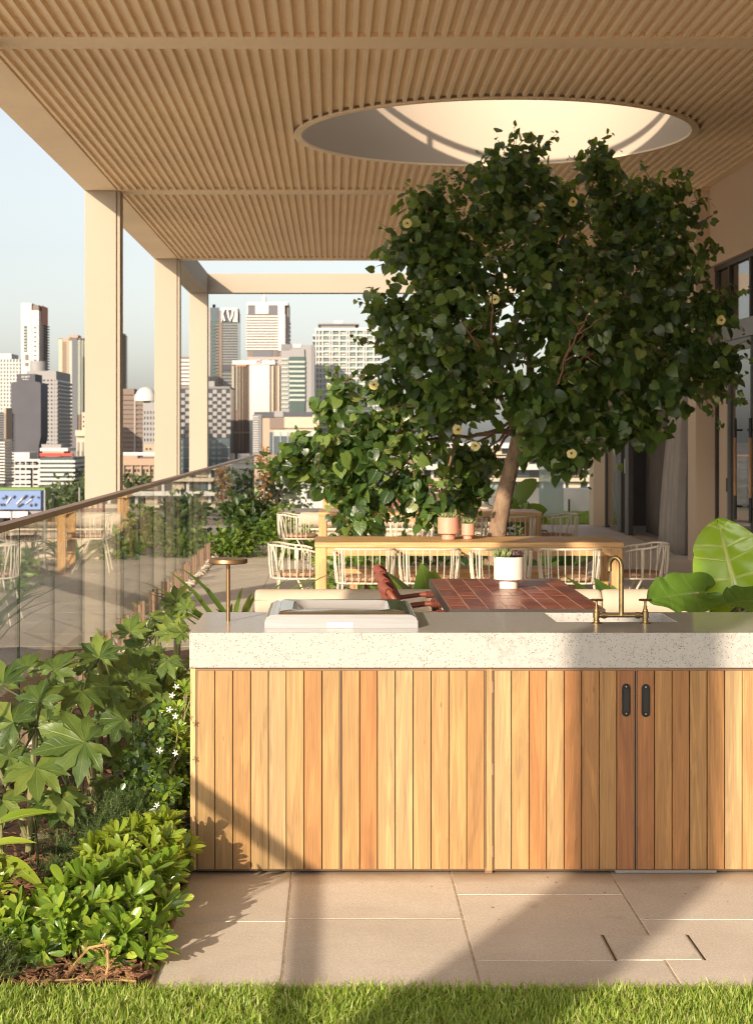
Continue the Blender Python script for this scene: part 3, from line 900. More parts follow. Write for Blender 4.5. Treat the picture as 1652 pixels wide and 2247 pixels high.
curtain('curtain', 'dark taupe full height curtain hanging inside the opening', CURTD, ((5.30,25.0),(5.30,29.6)), ((5.30,25.0),(5.30,29.6)), .012, HEAD-.12, 15, .05, n=220)
curtain('curtain', 'pale grey linen curtain flaring at its foot beside the near sand column', CURTG, ((4.99,24.10),(4.99,24.55)), ((4.80,24.1),(4.78,25.55)), .012, HEAD-.12, 7, .075, n=160)
# ================================================================== BALUSTRADE
GX = -1.68
RAILZ = 1.22
bal = thing('glass_balustrade', 'long frameless glass balustrade with bronze handrail along the roof edge', 'balustrade', (GX, 20, 0))
b = MB(); b.box(GX-.035, -6, RAILZ-.035, GX+.035, 38.0, RAILZ); o = b.build('handrail', BRONZE, bal); bevel(o, .003, 2)
pw = 1.172
y = 9.39 - pw*13
ys = []
while y < 38:
    ys.append(y); y += pw
glass_me = MB().box(-.006, .009, -.04, .006, pw-.009, RAILZ-.036).mesh('glass_panel', BALG)
edge_me = MB().box(-.006, 0, -.04, .006, .002, RAILZ-.036).mesh('glass_edge', GLASSEDGE)
post_me = MB().box(-.012, -.022, -.03, .012, .022, .23).mesh('clamp_post', BRONZE)
for y in ys:
    if y < 3: continue
    if y + pw > 38.0: continue
    g = link('glass_panel', glass_me, bal, loc=(GX, y, 0))
    for yy in (y+.0065, y+pw-.0085):
        link('glass_edge', edge_me, bal, loc=(GX, yy, 0))
    for yy in (y+.16, y+pw-.16):
        link('clamp_post', post_me, bal, loc=(GX+.022, yy, -.02))
far = thing('glass_balustrade', 'glass balustrade with bronze rail crossing the far end of the terrace', 'balustrade', (3, 38, 0))
b = MB(); b.box(GX+.037, 37.965, RAILZ-.035, 9.0, 38.035, RAILZ-.001); b.build('handrail', BRONZE, far)
gx = GX + .05
k = 0
gm = MB().box(.009, -.006, 0, 1.291, .006, RAILZ-.036).mesh('glass_panel', BALG)
em = MB().box(0, -.006, 0, .004, .006, RAILZ-.036).mesh('glass_edge', GLASSEDGE)
while gx + 1.3 < 9:
    link('glass_panel', gm, far, loc=(gx, 38.0, .003)); link('glass_edge', em, far, loc=(gx+.003, 38.0, .003))
    gx += 1.3
# pebbles along the glass foot
pv = []
ico = bmesh.new(); bmesh.ops.create_icosphere(ico, subdivisions=1, radius=1)
iv = np.array([v.co[:] for v in ico.verts]); ifc = [[v.index for v in f.verts] for f in ico.faces]; ico.free()
peb = Leaf(iv, ifc)
ms = []
yy = 8.0
while yy < 37:
    ms.append(np.array(Matrix.Translation((GX+.10+random.uniform(-.03,.03), yy, .008)) @ Matrix.Rotation(random.random()*6,4,'Z') @ Matrix.Diagonal((random.uniform(.03,.055), random.uniform(.03,.06), random.uniform(.015,.025),1))))
    yy += .055
o = link('pebbles', peb.scatter('pebbles', ms, PEBBLE)); tag(o, 'strip of pale pebbles along the foot of the glass', 'pebbles', kind='stuff')

# ================================================================== KITCHEN ISLAND
BY = 6.68                  # front plane of the stone
IX0, IX1 = -.545, 1.86
isl = thing('kitchen_island', 'outdoor kitchen island with thick speckled stone top and timber plank doors', 'kitchen island', (.6, 7.0, 0))
ZT, ZU = .921, .787
SX0, SX1, SY0, SY1 = .896, 1.386, 7.06, 7.417
# stone top with the sink opening
b = MB()
b.box(IX0, BY, ZU, IX1, SY0, ZT); b.box(IX0, SY1, ZU, IX1, 7.45, ZT)
b.box(IX0, SY0, ZU, SX0, SY1, ZT); b.box(SX1, SY0, ZU, IX1, SY1, ZT)
# one clean solid: build as bmesh from the outline instead of four touching boxes
def top_solid():
    xs = [IX0, SX0, SX1, IX1]; ysv = [BY, SY0, SY1, 7.45]
    vs = [(x, yv, z) for z in (ZU, ZT) for yv in ysv for x in xs]
    idx = lambda i, j, k: k*16 + j*4 + i
    fs = []
    for j in range(3):
        for i in range(3):
            if (i, j) == (1, 1): continue
            fs.append((idx(i,j,1), idx(i+1,j,1), idx(i+1,j+1,1), idx(i,j+1,1)))
            fs.append((idx(i,j,0), idx(i,j+1,0), idx(i+1,j+1,0), idx(i+1,j,0)))
    for i in range(3):
        fs.append((idx(i,0,0), idx(i+1,0,0), idx(i+1,0,1), idx(i,0,1)))
        fs.append((idx(i,3,1), idx(i+1,3,1), idx(i+1,3,0), idx(i,3,0)))
        fs.append((idx(0,i,1), idx(0,i+1,1), idx(0,i+1,0), idx(0,i,0)))
        fs.append((idx(3,i,0), idx(3,i+1,0), idx(3,i+1,1), idx(3,i,1)))
    fs += [(idx(1,1,0), idx(1,1,1), idx(2,1,1), idx(2,1,0)), (idx(1,2,0), idx(2,2,0), idx(2,2,1), idx(1,2,1)),
           (idx(1,1,0), idx(1,2,0), idx(1,2,1), idx(1,1,1)), (idx(2,1,0), idx(2,1,1), idx(2,2,1), idx(2,2,0))]
    return vs, fs
b = MB(); b.add(*top_solid())
top = b.build('stone_top', STONE, isl)
bm = bmesh.new(); bm.from_mesh(top.data)
bmesh.ops.dissolve_limit(bm, angle_limit=.01, verts=bm.verts, edges=bm.edges)
bm.to_mesh(top.data); bm.free()
bevel(top, .0025, 2)
b = MB()
b.box(SX0-.02, SY0-.02, ZU-.14, SX1+.02, SY1+.02, ZU-.13)
b.box(SX0-.022, SY0-.02, ZU-.13, SX0-.002, SY1+.02, ZU-.001); b.box(SX1+.002, SY0-.02, ZU-.13, SX1+.022, SY1+.02, ZU-.001)
b.box(SX0-.001, SY0-.022, ZU-.13, SX1+.001, SY0-.002, ZU-.001); b.box(SX0-.001, SY1+.002, ZU-.13, SX1+.001, SY1+.022, ZU-.001)
b.build('sink_bowl', STONE, isl)
# carcass
FY = BY + .012             # front of the planks
b = MB(); b.box(IX0+.03, FY+.034, .02, IX1-.02, 7.43, ZU-.16); b.box(IX0+.03, FY+.034, ZU-.16, IX1-.02, FY+.05, ZU-.002)
b.build('carcass', BLACK, isl)
b = MB(); b.box(IX0+.02, FY+.005, ZU-.013, IX1, FY+.033, ZU-.0015); b.build('top_channel', BRONZE, isl)
b = MB(); b.box(IX0+.06, FY+.055, -.001, IX1-.05, 7.38, .0195); b.build('plinth', BLACK, isl)
PX = lambda x: (x-VPX)/FPX*FY
DZ0, DZ1 = EYE-(1908-VPY)/FPX*FY, EYE-(1471-VPY)/FPX*FY
# left end panel board
b = MB(); b.box(IX0+.002, FY+.001, DZ0-.004, PX(430), FY+.70, DZ1+.008); o = b.build('end_board', PLANK, isl); bevel(o, .002, 1)
DOORS = [(433, 745.5), (750, 1063), (1083.5, 1391), (1397, 1704.5)]
tone = [
    [.20,.30,.62,.40,.52,.34,.72,.28],
    [.30,.80,.46,.56,.36,.60,.26,.66],
    [.50,.22,.80,.40,.82,.74,.64,.92],
    [.88,.70,.78,.64,.72,.52,.60,.28]]
# eight plank tones as sibling materials: own board colour and figure, with warm column shade mixed in at right
def plank_material(i, tval):
    m = PLANK.copy(); m.name = 'gum_timber_plank_tone'
    n = m.node_tree.nodes; l = m.node_tree.links
    cr = [x for x in n if x.type == 'VALTORGB'][0]
    for lk in list(l):
        if lk.to_node == cr: l.remove(lk)
    cr.inputs[0].default_value = tval
    e = cr.color_ramp.elements
    cols = [(0,(.36,.235,.10)), (.3,(.36,.210,.078)), (.55,(.40,.265,.125)), (.62,(.35,.19,.066)), (.8,(.335,.150,.048)), (1,(.27,.098,.036))]
    while len(e) > 1: e.remove(e[-1])
    e[0].position, e[0].color = cols[0][0], (*cols[0][1], 1)
    for p_, c_ in cols[1:]:
        x = e.new(p_); x.color = (*c_, 1)
    # object coordinates are shared by the copies: shift the grain per tone too
    return m
tones = sorted({t for r in tone for t in r})
PT = {t: plank_material(i, t) for i, t in enumerate(tones)}
def flush_pull(door, cx, cz):
    # stadium plate with a recessed cup
    H, W = .126, .0325
    zc = H/2 - W/2
    out = []; inn = []
    for k in range(13):
        a = math.pi*k/12; out.append((math.cos(a)*W/2, zc+math.sin(a)*W/2))
    for k in range(13):
        a = math.pi+math.pi*k/12; out.append((math.cos(a)*W/2, -zc+math.sin(a)*W/2))
    b = MB(); b.prism([(cx+x, FY-.0035, cz+z) for x, z in out], (0, .0048, 0)); o = b.build('pull_plate', HANDLEM, isl); bevel(o, .0012, 2)
    o.parent = door; o.matrix_parent_inverse = Matrix.Identity(4)
    iw, ih = .0095, .042
    b = MB()
    y0, y1 = FY-.0042, FY-.0120
    # proud finger cup walls (a shallow frame around a dark well)
    for (x0, z0, x1, z1) in ((-iw-.0018,-ih,-iw,ih), (iw,-ih,iw+.0018,ih), (-iw-.0018,ih,iw+.0018,ih+.002), (-iw-.0018,-ih-.002,iw+.0018,-ih)):
        b.box(cx+x0, FY-.0052, cz+z0, cx+x1, FY-.0034, cz+z1)
    o = b.build('cup_lip', HANDLEM); o.parent = door
    b = MB(); b.box(cx-iw, FY-.0040, cz-ih, cx+iw, FY-.0034, cz+ih); o = b.build('cup_well', BLACK); o.parent = door
    for zz in (.051, -.051):
        b = MB(); b.lathe([(.0001,0),(.0032,0),(.0028,.001),(.0001,.0012)], (0,0,0), 10, cap=False)
        o = b.build('screw', STEELF, smooth=True); o.parent = door
        o.matrix_basis = Matrix.Translation((cx, FY-.0036, cz+zz)) @ Matrix.Rotation(R(90), 4, 'X')
for di, (a, c) in enumerate(DOORS):
    x0, x1 = PX(a), PX(c)
    # frame
    b = MB()
    fr = .0028
    b.box(x0-fr, FY+.002, DZ0-.004, x0, FY+.03, DZ1+.004); b.box(x1, FY+.002, DZ0-.004, x1+fr, FY+.03, DZ1+.004)
    b.box(x0, FY+.002, DZ0-.004, x1, FY+.03, DZ0-.0005); b.box(x0, FY+.002, DZ1+.0005, x1, FY+.03, DZ1+.004)
    b.cur = 1
    b.box(x0, FY+.0192, DZ0, x1, FY+.029, DZ1)
    d = b.build('door', [BRONZE, BLACK], isl)
    n = 8; w = (x1-x0)/n
    for k in range(n):
        gap = .0017 + random.uniform(-.0003,.0003)
        me = boxmesh('plank', w-2*gap, .018, DZ1-DZ0-.002, PT[tone[di][k]], .0012)
        o = link('plank', me, None, loc=(x0+(k+.5)*w, FY+.0095+random.uniform(0,.0008), DZ0+.001))
        part(o, d)
    if di == 2: flush_pull(d, PX(1373), EYE-(1536-VPY)/FPX*FY)
    if di == 3: flush_pull(d, PX(1416), EYE-(1537-VPY)/FPX*FY)
    if di == 2:
        for zz in (1508, 1688, 1868):
            zc = EYE-(zz-VPY)/FPX*FY
            b = MB(); b.tube([(x0-fr-.002, FY+.002, zc-.022), (x0-fr-.002, FY+.002, zc+.022)], .0035, 8)
            part(b.build('hinge', BRONZE, smooth=True), d)
b = MB(); b.box(PX(1066.5), FY+.001, DZ0-.006, PX(1080), FY+.03, DZ1+.006); o = b.build('post_board', PT[.40], isl); bevel(o, .0015, 1)
b = MB(); b.box(PX(1064), FY+.006, .0005, PX(1080), FY+.036, .022); b.build('foot', BRONZE, isl)
b = MB(); b.box(PX(1350), FY+.008, .002, PX(1572), FY+.03, .0125); b.build('drawer_runner', STEELF, isl)

# ================================================================== ON THE ISLAND
# --- griddle
GXA, GXB, GYA, GYB = -.265, .332, 6.84, 7.43
gr = thing('hotplate', 'stainless steel barbecue hotplate with recessed pan on the stone top', 'barbecue', ((GXA+GXB)/2, 7.1, ZT))
GH = .052
def side_profile(x0, x1, h, r, n=7):
    pts = [(x0, .0)]
    for k in range(n+1):
        a = math.pi - (math.pi/2)*k/n
        pts.append((x0 + r + r*math.cos(a), h - r + r*math.sin(a)))
    for k in range(n+1):
        a = math.pi/2 - (math.pi/2)*k/n
        pts.append((x1 - r + r*math.cos(a), h - r + r*math.sin(a)))
    pts.append((x1, .0))
    return pts
pr = side_profile(GXA, GXB, GH, .036)
# shell: ring around a rounded-rectangle opening, done as front/back plates + loft to the pan
def rrect(x0, y0, x1, y1, r, z, n=6):
    pts = []
    for cx, cy, a0 in ((x1-r, y1-r, 0), (x0+r, y1-r, 90), (x0+r, y0+r, 180), (x1-r, y0+r, 270)):
        for k in range(n+1):
            a = R(a0 + 90*k/n); pts.append((cx+r*math.cos(a), cy+r*math.sin(a), z))
    return pts
b = MB(); b.prism([(x, GYA, ZT+z+.0006) for x, z in pr], (0, .004, 0)); o = b.build('front_plate', STEELF, gr, smooth=True, angle=30)
b = MB(); b.prism([(x, GYB-.004, ZT+z+.0006) for x, z in pr], (0, .004, 0)); b.build('back_plate', STEELF, gr, smooth=True, angle=30)
# curved flanks with two ribs
for sgn in (0, 1):
    b = MB(); vs = []; fs = []
    pts = pr[:9] if sgn == 0 else pr[9:]
    inner = GXA+.036 if sgn == 0 else GXB-.036
    for yy in (GYA+.004, GYB-.004):
        for x, z in pts: vs.append((x, yy, ZT+z+.0006))
    n = len(pts)
    for k in range(n-1): fs.append((k, k+1, n+k+1, n+k))
    b.add(vs, fs); o = b.build('flank', STEEL, gr, smooth=True, angle=60)
    for q in (2, 4):
        x, z = pts[q] if sgn == 0 else pts[len(pts)-1-q]
        bb = MB(); bb.tube([(x, GYA+.006, ZT+z+.001), (x, GYB-.006, ZT+z+.001)], .0035, 8); part(bb.build('flank_rib', STEEL, smooth=True), o)
o_r = rrect(GXA+.036, GYA+.004, GXB-.036, GYB-.004, .004, ZT+GH)
lip0 = rrect(GXA+.050, GYA+.045, GXB-.045, GYB-.03, .02, ZT+GH)
lip1 = rrect(GXA+.056, GYA+.050, GXB-.050, GYB-.035, .02, ZT+GH+.008)
lip2 = rrect(GXA+.105, GYA+.115, GXB-.105, GYB-.07, .05, ZT+GH+.008)
pan0 = rrect(GXA+.112, GYA+.122, GXB-.112, GYB-.077, .05, ZT+GH+.002)
pan1 = rrect(GXA+.130, GYA+.150, GXB-.130, GYB-.095, .05, ZT+GH-.022)
b = MB(); n = len(o_r); b.add(o_r+lip0, [(k, (k+1) % n, n+(k+1) % n, n+k) for k in range(n)]); b.build('top_plate', STEEL, gr)
b = MB()
vs = lip0+lip1+lip2; fs = []
for q in range(2):
    fs += [(q*n+k, q*n+(k+1) % n, (q+1)*n+(k+1) % n, (q+1)*n+k) for k in range(n)]
b.add(vs, fs); b.build('raised_rim', STEEL, gr, smooth=True, angle=50)
b = MB()
vs = lip2+pan0+pan1; fs = []
for q in range(2):
    fs += [(q*n+k, q*n+(k+1) % n, (q+1)*n+(k+1) % n, (q+1)*n+k) for k in range(n)]
fs.append(tuple(range(2*n, 3*n)))
b.add(vs, fs); b.build('pan', PANM, gr, smooth=True, angle=60)
bx0, bx1 = (718-VPX)/FPX*GYA, (776-VPX)/FPX*GYA
b = MB(); b.box(bx0, GYA-.003, ZT+.001, bx1, GYA-.0002, ZT+.0225); bd = b.build('badge', WHITEPL, gr); bevel(bd, .001, 1)
for xx in (bx0+.009, bx1-.009):
    b = MB(); b.lathe([(.0001,0),(.0028,0),(.0024,.0012),(.0001,.0014)], (0,0,0), 10, cap=False); o = b.build('screw', STEELF, smooth=True); part(o, bd)
    o.matrix_basis = Matrix.Translation((xx, GYA-.003, ZT+.012)) @ Matrix.Rotation(R(90), 4, 'X')
b = MB()
for k, xx in enumerate((.026, .0295, .033, .0365)):
    s = .0024 if k % 2 == 0 else .0034
    b.prism([(bx0+xx-s*.6, GYA-.0034, ZT+.0125), (bx0+xx, GYA-.0034, ZT+.0125-s), (bx0+xx+s*.6, GYA-.0034, ZT+.0125), (bx0+xx, GYA-.0034, ZT+.0125+s)], (0, .0003, 0))
part(b.build('printed_mark', REDMARK), bd)
b = MB(); b.tube([(bx0+.041, GYA-.0033, ZT+.010), (bx0+.045, GYA-.0033, ZT+.0065), (bx0+.074, GYA-.0033, ZT+.0065), (bx0+.078, GYA-.0033, ZT+.010)], .0004, 4)
part(b.build('printed_line', BLACK), bd)

# --- lamp
LX, LY = (501-VPX)/FPX*7.09, 7.09
lp = thing('table_lamp', 'slim bronze pole lamp with flat round disc head on the stone top', 'lamp', (LX, LY, ZT))
b = MB(); b.tube([(LX, LY, ZT), (LX, LY, ZT+.236)], .0082, 16); b.build('pole', BRONZE_L, lp, smooth=True)
b = MB(); b.lathe([(.001,.233), (.074,.233), (.0785,.2365), (.0785,.249), (.0765,.2525), (.001,.2525)], (LX, LY, ZT), 48); b.build('disc_head', BRONZE_L, lp, smooth=True, angle=30)

# --- bridge tap
TY = 7.0
ta = thing('brass_tap', 'aged brass bridge mixer tap with swan neck and cross wheel handles', 'tap', ((1361-VPX)/FPX*TY, TY, ZT))
txl, txr, txc = (1308-VPX)/FPX*TY, (1415-VPX)/FPX*TY, (1362.5-VPX)/FPX*TY
for x in (txl, txr):
    b = MB(); b.lathe([(.0005,0), (.0235,0), (.0235,.002), (.020,.004), (.0125,.005), (.0125,.013), (.0108,.014), (.0108,.021), (.0138,.022), (.0138,.046), (.0105,.049), (.0095,.057), (.0075,.058), (.0075,.070), (.0048,.071), (.0048,.090), (.0005,.090)], (x, TY, ZT+.0005), 20)
    pil = b.build('pillar', BRASS, ta, smooth=True, angle=35)
    b = MB()
    pts = []
    for k in range(48):
        a = 2*math.pi*k/48; rr = .0215 + .0024*math.cos(a*6)
        pts.append((x+rr*math.cos(a), TY+rr*math.sin(a), ZT+.0945))
    b.tube(pts, .0038, 6, closed=True)
    for k in range(3):
        a = math.pi*k/3; b.tube([(x-.021*math.cos(a), TY-.021*math.sin(a), ZT+.0945), (x+.021*math.cos(a), TY+.021*math.sin(a), ZT+.0945)], .003, 6)
    b.lathe([(.0005,.089), (.0075,.089), (.0075,.098), (.0005,.100)], (x, TY, ZT), 12)
    b.build('wheel_handle', BRASSD, ta, smooth=True)
b = MB(); b.tube([(txl, TY, ZT+.033), (txr, TY, ZT+.033)], .0088, 14); b.build('bridge_pipe', BRASS, ta, smooth=True)
for x0, x1 in ((txl+.018, txl+.042), (txr-.042, txr-.018)):
    b = MB(); b.tube([(x0, TY, ZT+.033), (x0+.005, TY, ZT+.033), (x0+.0051, TY, ZT+.033), (x1-.0051, TY, ZT+.033), (x1-.005, TY, ZT+.033), (x1, TY, ZT+.033)], [.0105,.0105,.0132,.0132,.0105,.0105], 8); b.build('union_nut', BRASS, ta)
pts = [(txc, TY, ZT+.033), (txc, TY, ZT+.050), (txc, TY, ZT+.225)]
ddx, ddy = -.85, .53
for k in range(1, 13):
    a = math.pi*k/12*1.02
    q = .0255*(1-math.cos(a))
    pts.append((txc+ddx*q, TY+ddy*q, ZT+.225+.038*math.sin(a)))
q = .051; pts.append((txc+ddx*q, TY+ddy*q, ZT+.208))
b = MB(); b.tube(pts, [.0112, .0098, .0094]+[.0090]*12+[.0098], 14); b.build('swan_neck', BRASS, ta, smooth=True)

# ================================================================== RED TILE TABLE
TZ = .74
RX0, RX1, RY0, RY1 = .627, 1.448, 9.37, 11.34
rt = thing('tiled_table', 'rectangular outdoor table topped with glossy oxblood tiles', 'table', ((RX0+RX1)/2, 10.35, 0))
b = MB(); b.box(RX0, RY0, TZ-.045, RX1, RY1, TZ-.0075); b.build('top_tray', DARKFRAME, rt)
b = MB()
for (x0,y0,x1,y1) in ((RX0-.006,RY0-.006,RX1+.006,RY0), (RX0-.006,RY1,RX1+.006,RY1+.006), (RX0-.006,RY0,RX0,RY1), (RX1,RY0,RX1+.006,RY1)):
    b.box(x0, y0, TZ-.05, x1, y1, TZ+.001)
b.build('steel_edge', DARKFRAME, rt)
b = MB(); b.box(RX0+.001, RY0+.001, TZ-.0074, RX1-.001, RY1-.001, TZ-.0003); b.build('grout_bed', GROUT, rt)
for x, y in ((RX0+.04, RY0+.06), (RX1-.04, RY0+.06), (RX0+.04, RY1-.06), (RX1-.04, RY1-.06)):
    b = MB(); b.box(x-.03, y-.03, 0, x+.03, y+.03, TZ-.046); b.build('leg', DARKFRAME, rt)
def tilemat():
    m, n, l, bs = mat('oxblood_zellige')
    bs.inputs['Roughness'].default_value = .30; bs.inputs['Specular IOR Level'].default_value = .3
    bs.inputs['Coat Weight'].default_value = .10; bs.inputs['Coat Roughness'].default_value = .08
    oi = N(n, 'ShaderNodeObjectInfo'); g = N(n, 'ShaderNodeNewGeometry')
    mp = N(n, 'ShaderNodeMapping'); mp.inputs['Scale'].default_value = (3, 26, 3); l.new(g.outputs['Position'], mp.inputs[0])
    nz = N(n, 'ShaderNodeTexNoise'); nz.inputs['Scale'].default_value = 3; nz.inputs['Detail'].default_value = 6; l.new(mp.outputs[0], nz.inputs['Vector'])
    ad = N(n, 'ShaderNodeMath', operation='ADD'); l.new(nz.outputs[0], ad.inputs[0])
    ml = N(n, 'ShaderNodeMath', operation='MULTIPLY_ADD'); l.new(oi.outputs['Random'], ml.inputs[0]); ml.inputs[1].default_value = .35; ml.inputs[2].default_value = -.17
    l.new(ml.outputs[0], ad.inputs[1])
    rp = ramp(n, [(.25, (.11,.022,.014)), (.5, (.21,.046,.024)), (.8, (.36,.11,.055))]); l.new(ad.outputs[0], rp.inputs[0]); l.new(rp.outputs[0], bs.inputs['Base Color'])
    bp = N(n, 'ShaderNodeBump'); bp.inputs['Strength'].default_value = .35; bp.inputs['Distance'].default_value = .01
    l.new(nz.outputs[0], bp.inputs['Height']); l.new(bp.outputs[0], bs.inputs['Normal'])
    return m
TILE = tilemat()
ncx = 8; tw = (RX1-RX0-.002)/ncx; ncy = 10; th = (RY1-RY0-.002)/ncy
tm = boxmesh('tile', tw-.0045, th-.0075, .008, TILE, .0012)
for i in range(ncx):
    for j in range(ncy):
        o = link('tile', tm, rt, loc=(RX0+.001+(i+.5)*tw, RY0+.001+(j+.5)*th, TZ-.0073+random.uniform(0,.0008)))
        o.rotation_euler = (random.uniform(-.006,.006), random.uniform(-.006,.006), random.uniform(-.004,.004))

# --- white pot with succulents
def succulent(plant, c, r, n, m, up=.7, wide=.22, rings=3, name='succulent_leaf', th=.10, zscale=1.0):
    vs = []; fs = []
    # pointed fleshy leaf template along +Y
    tv = [(0,0,0), (-wide*.6,.25,.02), (wide*.6,.25,.02), (-wide,.55,.05), (wide,.55,.05), (0,1,.12), (0,.3,-th), (0,.6,-th*.8), (0,.3,.06), (0,.6,.09)]
    tf = [(0,2,8),(0,8,1),(1,8,9,3),(8,2,4,9),(3,9,5),(9,4,5),(0,1,6),(0,6,2),(1,3,7,6),(6,7,4,2),(3,5,7),(7,5,4)]
    L = Leaf(tv, tf)
    ms = []
    for q in range(rings):
        el = R(20 + 60*q/(max(1,rings-1))) * up / .7
        k = max(4, int(n*(1-.22*q)))
        for i in range(k):
            a = 2*math.pi*(i+.5*(q % 2))/k + random.uniform(-.1,.1)
            d = Vector((math.cos(a)*math.cos(el), math.sin(a)*math.cos(el), math.sin(el)*zscale))
            s = r*(1-.17*q)*random.uniform(.9,1.08)
            ms.append(np.array(frame_mat(Vector(c)+Vector((0,0,.003*q)), d, (0,0,1), s)))
    o = link(name, L.scatter(name, ms, m), plant); o['kind'] = 'stuff'
def pot(name, label, cat, x, y, z, rad, h, foot_r, foot_h, m, group=None, soil=True):
    t = thing(name, label, cat, (x, y, z), group)
    b = MB()
    w = rad*.06
    b.lathe([(.001,0), (foot_r,0), (foot_r,foot_h-.002), (foot_r*.97,foot_h), (rad*.96,foot_h+.0005), (rad,foot_h+.004), (rad,foot_h+h-.003), (rad-.002,foot_h+h), (rad-w,foot_h+h), (rad-w,foot_h+h-.03), (.001,foot_h+h-.03)], (x, y, z+.0006), 40)
    b.build('pot_body', m, t, smooth=True, angle=30)
    b = MB(); b.lathe([(.001, foot_h+h-.029), (rad-w-.001, foot_h+h-.029), (rad-w-.001, foot_h+h-.014), (.001, foot_h+h-.012)], (x, y, z), 20); b.build('potting_mix', SOIL, t)
    return t
WX, WY = (1115.5-VPX)/FPX*10.65, 10.65
t = pot('succulent_pot', 'white ceramic pedestal pot with green and purple succulents on the oxblood tiles', 'plant pot', WX, WY, TZ+.001, .090, .138, .056, .052, WHITEPOT)
zt = TZ+.185
for k in range(5):
    succulent(t, (WX-.042+random.uniform(-.022,.022), WY+random.uniform(-.03,.03), zt-.008), .085, 7, SUCC, up=.95, wide=.13, rings=3, zscale=1.6)
succulent(t, (WX+.042, WY-.02, zt+.008), .062, 10, SUCP, up=.6, wide=.30, rings=4)
succulent(t, (WX+.030, WY+.04, zt+.008), .055, 9, SUCP, up=.6, wide=.30, rings=4)

# --- red rope chairs
def rope_chair():
    t = thing('rope_chair', 'x', 'chair', (0,0,0), 'red rope chairs along the tiled table')
    # local: chair faces +X, back at -X; origin under the seat centre
    W, D, sh, bh = .56, .54, .44, .83
    xb = -.27
    # back hoop: from rear leg up, over the top, down
    pts = []
    for s in np.linspace(-1, 1, 25):
        yy = W/2*math.copysign(min(1, abs(s)*1.12), s) if abs(s) > .0 else 0
        yy = W/2*s
        edge = max(0, abs(s)-.72)/.28
        zz = bh - .02*s*s - .18*edge**2.2
        xx = xb - .075 + .05*s*s + .10*edge**2
        pts.append((xx, yy, zz))
    low = [(xb+.06, -W/2, .44)]; low2 = [(xb+.06, W/2, .44)]
    b = MB(); b.tube(low+pts+low2, .016, 10); b.build('back_frame', REDMET, t, smooth=True, local=True)
    # wrapped top
    b = MB()
    for i in range(3, len(pts)-3):
        p = Vector(pts[i]); q = Vector(pts[i+1])
        for e in (.15, .5, .85):
            c = p.lerp(q, e); d = (q-p).normalized()
            ring = []
            u = d.orthogonal().normalized(); w = d.cross(u)
            for k in range(10):
                a = 2*math.pi*k/10; ring.append(c+(u*math.cos(a)+w*math.sin(a))*.0215)
            b.tube(ring, .0052, 5, closed=True)
    b.build('rope_wrap', REDROPE, t, smooth=True, local=True)
    for i, s in enumerate(np.linspace(-.80, .80, 21)):
        edge = max(0, abs(s)-.72)/.28
        topp = Vector((xb-.075+.05*s*s+.1*edge**2, W/2*s, bh-.02*s*s-.18*edge**2.2))
        bot = Vector((xb+.075-.02*(1-s*s), W/2*s*.9, sh-.02))
        mid = topp.lerp(bot, .5) + Vector((-.012,0,0))
        b = MB(); b.tube([topp+Vector((-.014,0,.004)), mid+Vector((-.012,0,0)), bot], .0062, 6)
        b.tube([topp+Vector((.014,0,.004)), mid+Vector((.010,0,0)), bot+Vector((.01,0,0))], .0062, 6)
        b.build('rope_strand', REDROPE, t, smooth=True, local=True)
    # seat
    b = MB(); b.box(-.25, -.25, sh-.045, .25, .25, sh); o = b.build('seat', REDROPE, t, local=True); bevel(o, .02, 3)
    for sy in (-1, 1):
        b = MB(); b.tube([(xb+.03, sy*W/2, .62), (-.05, sy*(W/2+.005), .645), (.20, sy*W/2, .645), (.245, sy*W/2, .63)], .015, 10); a = b.build('arm', REDMET, t, smooth=True, local=True)
        b = MB()
        for x in np.arange(-.02, .205, .0095):
            ring = [(x, sy*(W/2+.001)+.0195*math.cos(2*math.pi*k/10), .645+.0195*math.sin(2*math.pi*k/10)) for k in range(10)]
            b.tube(ring, .0052, 5, closed=True)
        b.build('arm_wrap', REDROPE, t, smooth=True, local=True)
        b = MB(); b.tube([(.245, sy*W/2, .63), (.255, sy*W/2, .40), (.26, sy*W/2, 0)], .014, 10); b.build('leg', REDMET, t, smooth=True, local=True)
        b = MB(); b.tube([(xb+.06, sy*W/2, .44), (xb-.02, sy*W/2, 0)], .014, 10); b.build('leg', REDMET, t, smooth=True, local=True)
    return t
rc = rope_chair()
CH = [((.50, 10.98), 'red rope armchair farthest along the tiled table, next to the plants'), ((.50, 10.36), 'middle one of the three red rope armchairs at the tiled table'), ((.50, 9.74), 'red rope armchair nearest the stone island')]
for i, ((x, y), lab) in enumerate(CH):
    if i == 0:
        rc.location = (x+.12, y, 0); rc['label'] = lab
    else:
        copy_tree(rc, (x+.12, y, 0), 0, lab)

